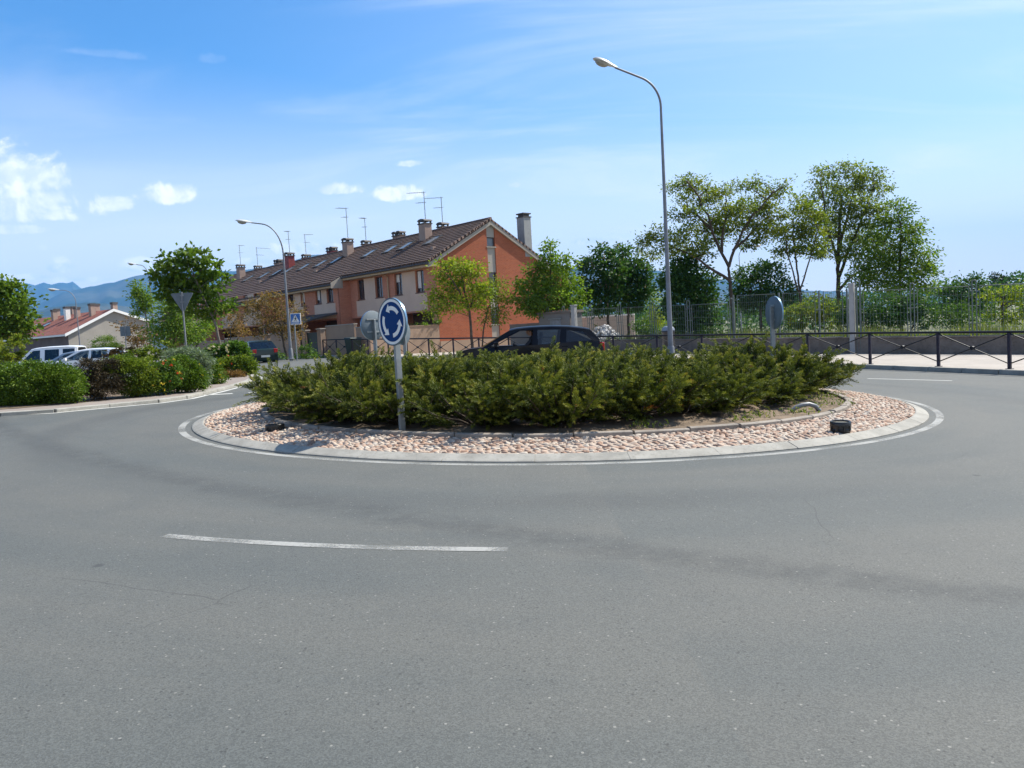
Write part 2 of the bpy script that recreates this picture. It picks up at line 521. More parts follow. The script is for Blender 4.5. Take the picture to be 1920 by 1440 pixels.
def mat_tinted(name, cols, rough=0.85, spec=0.3):
    """colour picked per stone / piece by the 'tint' attribute"""
    cols = [(p, alb(c, .84)) for p, c in cols]
    m = bpy.data.materials.new(name); m.use_nodes = True
    w = NT(m.node_tree); b = w.n['Principled BSDF']
    at_ = w.new('ShaderNodeAttribute', attribute_name='tint')
    ramp = w.new('ShaderNodeValToRGB', {0: at_.outputs['Fac']})
    el = ramp.color_ramp.elements
    while len(el) < len(cols): el.new(0.5)
    for e, (p, c) in zip(el, cols): e.position = p; e.color = (*c, 1)
    geo = w.new('ShaderNodeNewGeometry').outputs['Position']
    c = w.mix(w.smooth(w.noise(geo, 45.0, 3), .4, .7, 0, .45), ramp.outputs[0], w.mix(1.0, ramp.outputs[0], (0.7, 0.68, 0.66), 'MULTIPLY'))
    w.put(b.inputs['Base Color'], c)
    b.inputs['Roughness'].default_value = rough; b.inputs['Specular IOR Level'].default_value = spec
    return m


def mat_ground():
    m = bpy.data.materials.new('dry_grass_ground'); m.use_nodes = True
    w = NT(m.node_tree); b = w.n['Principled BSDF']
    geo = w.new('ShaderNodeNewGeometry').outputs['Position']
    c = w.mix(w.smooth(w.noise(geo, 0.03, 6, .6), .35, .65), (0.10, 0.11, 0.045), (0.19, 0.16, 0.09))
    c = w.mix(w.smooth(w.noise(geo, 1.5, 6, .65), .4, .7), c, (0.06, 0.085, 0.03))
    w.put(b.inputs['Base Color'], c); b.inputs['Roughness'].default_value = 0.95
    return m


def mat_mountain():
    m = bpy.data.materials.new('mountain_forest'); m.use_nodes = True
    w = NT(m.node_tree); b = w.n['Principled BSDF']
    geo = w.new('ShaderNodeNewGeometry').outputs['Position']
    c = w.mix(w.smooth(w.noise(geo, 0.0016, 8, .62), .42, .6), (0.012, 0.026, 0.016), (0.060, 0.062, 0.040))
    sep = w.new('ShaderNodeSeparateXYZ', {0: geo})
    snow = w.math('MULTIPLY', w.smooth(sep.outputs[2], 860, 980), w.smooth(w.noise(geo, 0.006, 5, .65), .56, .62))
    c = w.mix(snow, c, (0.8, 0.8, 0.8))
    w.put(b.inputs['Base Color'], c); b.inputs['Roughness'].default_value = 0.95; b.inputs['Specular IOR Level'].default_value = 0.1
    return m


M = {}
M['asphalt'] = mat_asphalt()
M['paint'] = mat_paint('worn_road_paint', .50, .86, .22, .80)
M['paint_good'] = mat_paint('road_paint', .74, .90)
M['paint_ring'] = mat_paint('ring_road_paint', .50, .92, .25, .80)
M['pave'] = mat_concrete('pavement_concrete', (0.44, 0.395, 0.345), 0.12, (0.32, 0.28, 0.24), 0.35)
M['kerb'] = mat_concrete('kerb_concrete', (0.39, 0.375, 0.33), 0.22, (0.20, 0.19, 0.165), 0.55, 2.6)
M['inner_kerb'] = mat_concrete('inner_kerb_concrete', (0.34, 0.30, 0.255), 0.25, (0.13, 0.11, 0.10), 0.5, 3.0)
M['wall_c'] = mat_concrete('wall_concrete', (0.205, 0.175, 0.15), 0.3, (0.07, 0.055, 0.047), 0.6, 1.2)
M['grey_wall'] = mat_concrete('grey_wall_concrete', (0.22, 0.21, 0.20), 0.1, (0.2, 0.2, 0.2), 0.3)
M['post_c'] = mat_concrete('post_concrete', (0.42, 0.42, 0.41), 0.1, (0.3, 0.3, 0.29), 0.4, 3.0)
M['beige_wall'] = mat_concrete('beige_render_wall', (0.47, 0.33, 0.235), 0.12, (0.38, 0.28, 0.21), 0.35, 0.9)
M['white_wall'] = mat_concrete('cream_wall', (0.56, 0.47, 0.38), 0.08, (0.5, 0.42, 0.34), 0.3, 1.0)
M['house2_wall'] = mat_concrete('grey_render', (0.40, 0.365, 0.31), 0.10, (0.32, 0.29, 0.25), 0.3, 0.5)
M['house2_side'] = mat_concrete('brown_shade_render', (0.20, 0.155, 0.14), 0.2, (0.1, 0.08, 0.07), 0.4, 0.8)  # brown side wall, the shade of its sunless side put into the colour
M['soil'] = mat_concrete('dry_soil', (0.21, 0.155, 0.105), 0.35, (0.10, 0.075, 0.05), 0.6, 3.5)
M['pink_pave'] = mat_brick('pink_block_paving', (0.40, 0.33, 0.285), (0.36, 0.30, 0.26), (0.31, 0.27, 0.24), 0.2, 0.1, 0.008)
M['ground'] = mat_ground()
M['mount'] = mat_mountain()
M['brick'] = mat_brick('orange_brick', (0.53, 0.142, 0.062), (0.42, 0.108, 0.050), (0.44, 0.21, 0.13), 0.25, 0.08, 0.010)
M['brick_f'] = mat_brick('red_brick_facade', (0.72, 0.28, 0.165), (0.61, 0.23, 0.135), (0.62, 0.38, 0.28), 0.25, 0.08, 0.010)  # front brick lightened in colour to stand in for missing ground bounce
M['render'] = mat_concrete('beige_render', (0.78, 0.58, 0.44), 0.06, (0.66, 0.49, 0.37), 0.25, 0.8)  # panel tone raised too, bounced light put into the colour
M['cream'] = pmat('cream_soffit', (0.58, 0.42, 0.25), 0.7, var=.06)
M['strip'] = mat_concrete('pale_render_strip', (0.47, 0.42, 0.355), 0.06, (0.5, 0.46, 0.41), 0.3, 0.9)
M['tile'] = mat_tile('brown_roof_tile', (0.112, 0.063, 0.045), (0.150, 0.088, 0.065))
M['tile_red'] = mat_tile('red_roof_tile', (0.21, 0.062, 0.040), (0.26, 0.085, 0.055))
M['chim'] = mat_concrete('chimney_render', (0.47, 0.345, 0.28), 0.12, (0.36, 0.27, 0.22), 0.45, 2.0)
M['chim_cap'] = pmat('chimney_cap', (0.085, 0.075, 0.07), 0.7)
M['chim_red'] = pmat('red_wrapped_chimney', (0.27, 0.035, 0.033), 0.6)
M['frame'] = pmat('window_frame_brown', (0.13, 0.055, 0.035), 0.5)
M['pane'] = pmat('window_pane', (0.035, 0.045, 0.055), 0.06, var=.3, nscale=1.2, spec=0.8)
M['blind'] = pmat('white_blind', (0.66, 0.63, 0.58), 0.6, var=.05)
M['sky_pane'] = pmat('skylight_pane', (0.20, 0.23, 0.26), 0.25, var=.1, spec=.5)
M['porch_shade'] = pmat('porch_shade_tone', (0.11, 0.075, 0.06), 0.8)  # recessed wall coloured dark, the porch shade is in the colour
M['galv'] = pmat('galvanised_steel', (0.30, 0.325, 0.33), 0.5, 0.25, var=.12, nscale=9)
M['galv_d'] = pmat('weathered_zinc', (0.22, 0.24, 0.26), 0.55, 0.2, var=.15, nscale=7)
M['lamp_post'] = pmat('lamp_post_steel', (0.235, 0.25, 0.275), 0.5, 0.2, var=.18, nscale=2.2)
M['lamp_head'] = pmat('lamp_housing', (0.62, 0.62, 0.58), 0.4, 0.2)
M['lamp_glass'] = pmat('lamp_bowl', (0.38, 0.36, 0.30), 0.15, var=.2, spec=.7)
M['blue'] = pmat('sign_blue', (0.003, 0.050, 0.20), 0.6, var=.05, spec=.12)
M['blue_p'] = pmat('crossing_blue', (0.02, 0.16, 0.50), 0.35, var=.05)
M['white'] = pmat('sign_white', (0.74, 0.73, 0.69), 0.4, var=.05)
M['black'] = pmat('sign_black', (0.015, 0.015, 0.015), 0.5)
M['rim_blue'] = pmat('sign_rim_metal', (0.25, 0.42, 0.58), 0.3, 0.5, var=.08)
M['sign_back'] = pmat('sign_back_grey', (0.15, 0.19, 0.215), 0.6, 0.0, var=.1, nscale=5)
M['rail'] = pmat('railing_black_paint', (0.014, 0.013, 0.016), 0.55, var=.3, spec=.3)
M['rail_b'] = pmat('railing_faded_paint', (0.030, 0.024, 0.040), 0.55, var=.3, spec=.3)
M['fence'] = pmat('fence_wire_grey', (0.145, 0.175, 0.165), 0.6, 0.0, var=.2, spec=.3)
M['bark'] = mat_concrete('tree_bark', (0.115, 0.088, 0.066), 0.35, (0.045, 0.035, 0.028), 0.6, 6.0)
M['bark_g'] = mat_concrete('pale_bark', (0.23, 0.20, 0.165), 0.3, (0.10, 0.085, 0.07), 0.6, 6.0)
M['plastic'] = pmat('black_plastic', (0.018, 0.018, 0.018), 0.38, var=.25)
M['pipe'] = pmat('grey_pipe_plastic', (0.22, 0.23, 0.24), 0.45)
M['bin_d'] = pmat('bin_dark_paint', (0.03, 0.03, 0.035), 0.35, var=.2)
M['bin_lid'] = pmat('bin_lid_grey', (0.30, 0.32, 0.36), 0.3, 0.3)
M['green_d'] = pmat('bottle_green_paint', (0.012, 0.03, 0.022), 0.5, var=.2)
M['navy'] = pmat('navy_car_paint', (0.003, 0.0035, 0.008), 0.28, 0.0, var=.05, coat=.12, spec=.18)
M['carwhite'] = pmat('white_car_paint', (0.78, 0.79, 0.80), 0.3, var=.03, coat=1.0)
M['carsilver'] = pmat('silver_car_paint', (0.50, 0.54, 0.57), 0.3, .6, var=.03, coat=1.0)
M['cargreen'] = pmat('dark_green_car_paint', (0.006, 0.026, 0.026), 0.3, 0.0, var=.05, coat=.3, spec=.3)
M['carglass'] = mat_glass('car_glass', (0.55, 0.60, 0.60), 0.4)
M['carglass_d'] = mat_glass('car_glass_dark', (0.10, 0.12, 0.13), 0.4)
M['rubber'] = pmat('tyre_rubber', (0.02, 0.02, 0.02), 0.8)
M['rim'] = pmat('wheel_rim', (0.45, 0.46, 0.48), 0.3, .8)
M['tail'] = pmat('tail_lamp_red', (0.55, 0.012, 0.012), 0.15, var=.1, spec=.8)
M['headl'] = pmat('head_lamp_clear', (0.6, 0.62, 0.64), 0.1, var=.1, spec=.9)
M['interior'] = pmat('car_interior_grey', (0.035, 0.036, 0.04), 0.7)
M['plate'] = pmat('number_plate', (0.62, 0.62, 0.58), 0.5, var=.03)
M['skin'] = pmat('skin', (0.40, 0.22, 0.15), 0.55, var=.06)
M['hair'] = pmat('hair_dark', (0.02, 0.014, 0.01), 0.6)
M['shirt'] = pmat('dark_shirt', (0.03, 0.03, 0.04), 0.8)
M['cobble'] = mat_tinted('cobble_stone', [(0.0, (0.26, 0.165, 0.115)), (0.25, (0.42, 0.275, 0.20)), (0.5, (0.47, 0.355, 0.275)), (0.8, (0.51, 0.43, 0.35)), (1.0, (0.54, 0.485, 0.41))])
M['mortar'] = mat_concrete('cobble_mortar', (0.46, 0.38, 0.31), 0.18, (0.28, 0.22, 0.18), 0.4, 4.0)
M['rubble'] = mat_tinted('rubble_stone', [(0.0, (0.34, 0.33, 0.33)), (0.5, (0.62, 0.61, 0.60)), (1.0, (0.8, 0.79, 0.78))])

L = {}
L['juniper'] = leaf_mat('juniper_foliage', [(0, (0.032, 0.048, 0.010)), (0.40, (0.108, 0.134, 0.022)), (0.70, (0.25, 0.265, 0.042)), (0.93, (0.38, 0.33, 0.055)), (1.0, (0.24, 0.09, 0.03))], 0.14)
L['maple'] = leaf_mat('maple_leaf', [(0, (0.052, 0.100, 0.014)), (0.6, (0.098, 0.165, 0.020)), (1, (0.19, 0.25, 0.04))])
L['dark'] = leaf_mat('dark_green_leaf', [(0, (0.022, 0.054, 0.014)), (0.6, (0.043, 0.095, 0.019)), (1, (0.088, 0.149, 0.027))], .32)
L['chestnut'] = leaf_mat('chestnut_leaf', [(0, (0.024, 0.068, 0.016)), (0.6, (0.049, 0.115, 0.024)), (1, (0.101, 0.176, 0.041))], .3)
L['lime'] = leaf_mat('lime_leaf', [(0, (0.074, 0.142, 0.016)), (0.5, (0.128, 0.209, 0.022)), (1, (0.216, 0.297, 0.041))], .42)
L['robinia_y'] = leaf_mat('golden_robinia_leaf', [(0, (0.101, 0.155, 0.019)), (0.5, (0.203, 0.270, 0.024)), (1, (0.351, 0.365, 0.041))], .45)
L['robinia'] = leaf_mat('robinia_leaf', [(0, (0.079, 0.121, 0.022)), (0.5, (0.140, 0.186, 0.028)), (1, (0.263, 0.276, 0.042))], .5)
L['elm'] = leaf_mat('elm_leaf', [(0, (0.077, 0.114, 0.027)), (0.5, (0.147, 0.195, 0.042)), (1, (0.267, 0.299, 0.066))], .5)
L['willow'] = leaf_mat('bright_shrub_leaf', [(0, (0.070, 0.138, 0.019)), (0.5, (0.131, 0.211, 0.028)), (1, (0.228, 0.292, 0.048))], .4)
L['orange'] = leaf_mat('bronze_leaf', [(0, (0.07, 0.075, 0.022)), (0.35, (0.17, 0.115, 0.040)), (0.7, (0.27, 0.155, 0.050)), (1, (0.36, 0.22, 0.085))], .35)
L['hedge'] = leaf_mat('hedge_leaf', [(0, (0.045, 0.090, 0.010)), (0.5, (0.085, 0.150, 0.014)), (1, (0.15, 0.215, 0.024))], .25)
L['hedge_y'] = leaf_mat('yellow_green_hedge_leaf', [(0, (0.054, 0.095, 0.014)), (0.5, (0.115, 0.169, 0.019)), (1, (0.230, 0.270, 0.027))], .32)
L['dead'] = leaf_mat('dead_hedge_twigs', [(0, (0.020, 0.015, 0.008)), (0.6, (0.048, 0.036, 0.018)), (1, (0.10, 0.075, 0.038))], .05)
L['grey'] = leaf_mat('grey_green_leaf', [(0, (0.095, 0.135, 0.081)), (0.6, (0.176, 0.230, 0.149)), (1, (0.297, 0.351, 0.257))], .25)
L['rose'] = leaf_mat('rose_leaf', [(0, (0.041, 0.095, 0.016)), (0.7, (0.095, 0.176, 0.027)), (1, (0.162, 0.243, 0.041))], .3)
L['red_fl'] = leaf_mat('red_petal', [(0, (0.45, 0.03, 0.02)), (1, (0.6, 0.12, 0.04))], .3)
L['yel_fl'] = leaf_mat('yellow_petal', [(0, (0.55, 0.42, 0.03)), (1, (0.7, 0.55, 0.08))], .3)
L['wht_fl'] = leaf_mat('cream_petal', [(0, (0.5, 0.42, 0.28)), (1, (0.65, 0.6, 0.48))], .3)
L['candle'] = leaf_mat('chestnut_blossom', [(0, (0.38, 0.24, 0.18)), (1, (0.52, 0.40, 0.30))], .3)
L['brown'] = leaf_mat('rusty_shrub_leaf', [(0, (0.09, 0.07, 0.02)), (0.5, (0.18, 0.10, 0.03)), (1, (0.28, 0.15, 0.05))], .25)
L['grass'] = leaf_mat('tall_grass_blade', [(0, (0.07, 0.11, 0.02)), (0.6, (0.13, 0.17, 0.04)), (1, (0.26, 0.25, 0.10))], .35)
L['poplar'] = leaf_mat('far_poplar_leaf', [(0, (0.03, 0.05, 0.03)), (1, (0.06, 0.08, 0.045))], .2)

rng = np.random.default_rng(7)


def unit(n, g=rng):
    v = g.normal(size=(n, 3)); return v / np.linalg.norm(v, axis=1)[:, None]


def leaf_mesh(name, c, ax, length, width, tint, mat, parent=None, off=(0, 0, 0), nrm=None, fold=0.0):
    """one four-cornered leaf per row of c"""
    n = len(c)
    ax = ax / np.linalg.norm(ax, axis=1)[:, None]
    if nrm is None: nrm = unit(n)
    b = np.cross(ax, nrm); b /= np.maximum(np.linalg.norm(b, axis=1), 1e-6)[:, None]
    l = (np.ones(n) * length)[:, None]; w = (np.ones(n) * width)[:, None]
    V = np.stack([c - ax * l * .5, c + b * w * .5 - ax * l * .05, c + ax * l * .5, c - b * w * .5 - ax * l * .05], 1).reshape(-1, 3)
    V = V - np.array(off)
    me = bpy.data.meshes.new(name)
    me.vertices.add(4 * n); me.loops.add(4 * n); me.polygons.add(n)
    me.vertices.foreach_set('co', V.astype(np.float32).ravel())
    me.loops.foreach_set('vertex_index', np.arange(4 * n, dtype=np.int32))
    me.polygons.foreach_set('loop_start', np.arange(0, 4 * n, 4, dtype=np.int32))
    me.polygons.foreach_set('loop_total', np.full(n, 4, np.int32))
    a = me.attributes.new('tint', 'FLOAT', 'FACE')
    a.data.foreach_set('value', np.clip(tint, 0, 1).astype(np.float32))
    me.materials.append(mat); me.update(calc_edges=True)
    o = bpy.data.objects.new(name, me); COL.objects.link(o)
    if parent is not None: o.parent = parent
    return o


def clump_cloud(lobes, dens, clump_r, leaf_n, g, shell=0.55):
    """lobes: list of (centre, radii xyz). returns leaf centres, outward axes, tint, clump centres with lobe index"""
    C, A, T, K, KI = [], [], [], [], []
    for li, (c, r) in enumerate(lobes):
        c = np.array(c); r = np.array(r)
        nk = max(4, int(8 * dens * (r[0] * r[1] * r[2]) ** (2 / 3)))
        d = unit(nk, g); rad = shell + (1 - shell) * g.random(nk) ** 0.6
        kc = c + d * r * rad[:, None]
        for q in range(nk):
            cr = clump_r * g.uniform(.6, 1.25)
            nn = max(4, int(leaf_n * g.uniform(.6, 1.3)))
            o = g.normal(size=(nn, 3)) * cr * np.array([1, 1, .62])
            C.append(kc[q] + o)
            aa = d[q] * .6 + o / cr * .5 + unit(nn, g) * .7; aa[:, 2] -= .25
            A.append(aa)
            T.append(np.clip(.5 + (g.random() - .5) * .75 + g.normal(size=nn) * .16, 0, 1))
            K.append(kc[q]); KI.append(li)
    return np.concatenate(C), np.concatenate(A), np.concatenate(T), np.array(K), np.array(KI)


def px_lobes(spec, Y, g, depth=0.8, dy=None):
    out = []
    for (px, py, rx, ry) in spec:
        off = g.uniform(-1, 1) * (dy if dy is not None else rx * Y / F_PX * 0.5)
        p = at(px, py, Y + off)
        k = (Y + off) / F_PX
        out.append(((p.x, p.y, p.z), (rx * k, max(rx, ry) * k * depth, ry * k)))
    return out


def make_tree(name, label, cat, spec, Y, trunk, leaf, bark='bark', dens=9, clump_r=.26, leaf_n=22, leaf_len=.17, leaf_w=.085,
              tr=.09, group=None, seed=1, twig=True, extra=None, shell=.5, dy=None, limbs_px=(), grow=1.0):
    """trunk: pixel points from the ground up (all at distance Y); spec: crown lobes in the same terms"""
    g = np.random.default_rng(seed)
    tp = [at(px, py, Y) for (px, py) in trunk]
    base = Vector((tp[0].x, tp[0].y, gz(tp[0].x)))
    tp[0].z = min(tp[0].z, base.z - .05)
    t = thing(name, base, label, cat, group)
    lobes = px_lobes([(a, b, c * grow, d * grow) for a, b, c, d in spec], Y, g, dy=dy)
    C, A, T, K, KI = clump_cloud(lobes, dens, clump_r, leaf_n, g, shell)
    mb = MB()
    # trunk, smoothed a little
    pts = []
    for i in range(len(tp) - 1):
        for q in range(4):
            s = q / 4.0; pts.append(tp[i].lerp(tp[i + 1], s) + Vector((g.normal(), g.normal(), 0)) * tr * .18 * (1 if (i or q) else 0))
    pts.append(tp[-1])
    n = len(pts); rad = [tr * (1.25 if i == 0 else 1.0) * (1 - .55 * i / n) for i in range(n)]
    mb.tube(pts, rad, 8)
    cand0 = list(pts[n // 3:])
    for lp in limbs_px:
        dd = g.uniform(-1, 1) * .05
        lq = [at(px, py, Y * (1 + dd * i / len(lp))) for i, (px, py) in enumerate(lp)]
        fine = []
        for i in range(len(lq) - 1):
            for q in range(3): fine.append(lq[i].lerp(lq[i + 1], q / 3) + Vector((g.normal(), g.normal(), g.normal())) * .03)
        fine.append(lq[-1]); m_ = len(fine)
        mb.tube(fine, [tr * .62 * (1 - .75 * i / m_) for i in range(m_)], 7)
        cand0 += fine[2:]
    lc = [Vector(l[0]) for l in lobes]
    limbs = []
    for li, c in enumerate(lc):
        cand = cand0
        st = min(cand, key=lambda p: (p - c).length + 1.2 * max(0, p.z - c.z + .2))
        mid = st.lerp(c, .5) + Vector((g.normal() * .08, g.normal() * .08, .12 * (c - st).length * (1 if c.z > st.z else .3)))
        q = [st, st.lerp(mid, .5) + Vector((0, 0, .02)), mid, mid.lerp(c, .55), c]
        r0 = tr * (.30 + .16 * g.random()) * (.6 if limbs_px else 1)
        mb.tube(q, [r0, r0 * .82, r0 * .6, r0 * .42, r0 * .22], 6)
        limbs.append(q)
    if twig:
        for q in range(len(K)):
            if g.random() < .22:
                l = limbs[KI[q]]; k = Vector(K[q]); st = min(l[1:], key=lambda p: (p - k).length)
                md = st.lerp(k, .5) + Vector((g.normal(), g.normal(), g.normal())) * .04
                mb.tube([st, md, k], [tr * .13, tr * .09, tr * .045], 4, False)
    mb.build('trunk', M[bark], t, smooth=True)
    ln = leaf_len * g.uniform(.7, 1.25, len(C)); wd = leaf_w * g.uniform(.7, 1.25, len(C))
    leaf_mesh('crown', C, A, ln, wd, T, L[leaf], t, base)
    if extra: extra(t, base, K, g)
    return t


def make_shrub(name, label, spec, Y, leaf, cat='shrub', dens=26, clump_r=.13, leaf_n=26, leaf_len=.08, leaf_w=.045, group=None, seed=1,
               flowers=None, shell=.6, depth=.9, dy=.15, base_z=None, stems=6):
    g = np.random.default_rng(seed)
    lobes = px_lobes(spec, Y, g, depth, dy)
    cx = sum(l[0][0] for l in lobes) / len(lobes); cy = sum(l[0][1] for l in lobes) / len(lobes)
    base = Vector((cx, cy, gz(cx) + .06 if base_z is None else base_z))
    t = thing(name, base, label, cat, group)
    C, A, T, K, KI = clump_cloud(lobes, dens, clump_r, leaf_n, g, shell)
    keep = C[:, 2] > base.z - .02
    C, A, T = C[keep], A[keep], T[keep]
    mb = MB()
    for q in range(stems):
        k = Vector(K[g.integers(len(K))]); b0 = Vector((base.x, base.y, base.z - .03))
        mb.tube([b0, b0.lerp(k, .5) + Vector((0, 0, .05)), k], [.018, .012, .006], 5)
    mb.build('stem', M['bark'], t, smooth=True)
    leaf_mesh('foliage', C, A, leaf_len * g.uniform(.7, 1.3, len(C)), leaf_w * g.uniform(.7, 1.3, len(C)), T, L[leaf], t, base)
    if flowers:
        for (mat, count, size) in flowers:
            i = g.integers(len(K), size=count); front = K[i] + unit(count, g) * .16 + np.array([.02, -.12, .05])
            for q in range(count):
                c = front[q] + g.normal(size=(6, 3)) * size * .24
                leaf_mesh('flower', c, unit(6, g), size, size * .8, g.random(6), L[mat], t, base)
    return t


# ------------------------------------------------------------------ the setting: ground, road, pavements, island
def big_ground():
    mb = MB(); xs = [-14000, -4000, -1000, -200, -60, -25, -11, 0, 60, 200, 1000, 4000, 14000]; ys = [-400, -60, 0, 60, 150, 500, 2000, 6000, 14000]
    mb.grid([[(x, y, gz(x) - .012) for x in xs] for y in ys])
    return tag(mb.build('ground', M['ground']), kind='structure')


big_ground()
sheet('road', [(-75, -25), (40, -25), (40, 140), (-75, 140)], 0.0, M['asphalt'])

RAIL_PX = [(1893, 19.8), (1760, 21.6), (1632, 23.6), (1516, 25.2), (1412, 26.5), (1317, 27.7), (1233, 28.9), (1151, 30.0), (1083, 31.2), (1015, 32.6), (955, 34.1),
           (899, 35.6), (851, 37), (805, 38.5), (764, 40), (729, 41.5), (691, 43), (662, 44.5), (632, 46), (607, 47.6)]
RAIL = []
for (px, Y) in RAIL_PX:
    p = at(px, 690 if px > 1500 else 665, Y); RAIL.append(Vector((p.x, p.y, 0)))
RAIL = [Vector((14.1, 16.1, 0)), Vector((13.62, 18.0, 0))] + RAIL
KERB_LINE = []
for i, p in enumerate(RAIL):
    a = RAIL[max(i - 1, 0)]; b = RAIL[min(i + 1, len(RAIL) - 1)]; t = (b - a).normalized(); nrm = Vector((t.y, -t.x, 0))
    if nrm.dot(Vector((.7, 14.2, 0)) - p) < 0: nrm = -nrm
    KERB_LINE.append(p + nrm * .38)
kl = [(p.x, p.y) for p in KERB_LINE]
ROW = Vector((-.669, .743, 0)); GAB = Vector((.743, .669, 0)); NG = Vector((.669, -.743, 0))
ext = [(kl[-1][0] + ROW.x * k, kl[-1][1] + ROW.y * k) for k in (4, 30, 55)]
sheet('pavement', [(15.2, -5), (14.7, 6), (14.4, 13)] + kl + ext + [(-40, 135), (39, 135), (39, -5)], 0.12, M['pave'], 0.14)


def ring_path(pts, w0, w1, off, h0, h1=None, name='kerb', mat=None, step=1.0, gap=.008, kind='structure'):
    """kerb stones along a line of points: each stone is a small block following the slope"""
    mb = MB()
    P = [Vector((p[0], p[1], 0)) for p in pts]
    for a, b in zip(P[:-1], P[1:]):
        d = b - a; n = max(1, round(d.length / step)); t = d.normalized(); nr = Vector((-t.y, t.x, 0))
        for k in range(n):
            s = a + d * (k / n) + t * gap; e = a + d * ((k + 1) / n) - t * gap
            q = [s + nr * w0, e + nr * w0, e + nr * w1, s + nr * w1]
            lo = [Vector((v.x, v.y, gz(v.x) + h0)) for v in q]; hi = [Vector((v.x, v.y, gz(v.x) + off)) for v in q]
            mb.hexa(lo + hi)
    o = mb.build(name, mat or M['kerb'], bevel=.01)
    tag(o, kind=kind)
    return o


ring_path(kl + ext[:1], -.075, .075, .128, -.05, name='kerb')

LEFT_K = [(-34, 5.5), (-20, 10.2), (-12.5, 13.2), (-9.65, 14.53), (-8.91, 14.98), (-8.33, 15.85), (-7.75, 16.75), (-7.52, 17.63), (-7.59, 19.65), (-7.72, 21.5), (-7.9, 23.14), (-8.5, 25.6), (-9.7, 28.2)]
LEFT_EXT = [(-12.6, 31.4), (-15.5, 33.5), (-19.0, 31.0), (-24.0, 25.0), (-40, 14), (-44, 6)]
sheet('planting_strip', LEFT_K + LEFT_EXT, 0.055, M['pink_pave'], 0.08)
ring_path(LEFT_K, -.10, .10, .07, -.05, name='kerb', gap=.003)
soil_in = [(-34, 7), (-20, 11.2), (-12.5, 14.0), (-9.9, 15.4), (-9.2, 16.6), (-8.5, 17.9), (-8.3, 19.7), (-8.5, 21.6), (-8.8, 23.4), (-9.4, 25.8), (-10.6, 28.2), (-13, 30.8), (-15.5, 32.8), (-19, 30), (-24, 24), (-40, 13)]
sheet('planting_soil', soil_in, 0.063, M['soil'])

# roundabout island
IC = Vector((0.70, 14.2, 0)); R_OUT = 6.13


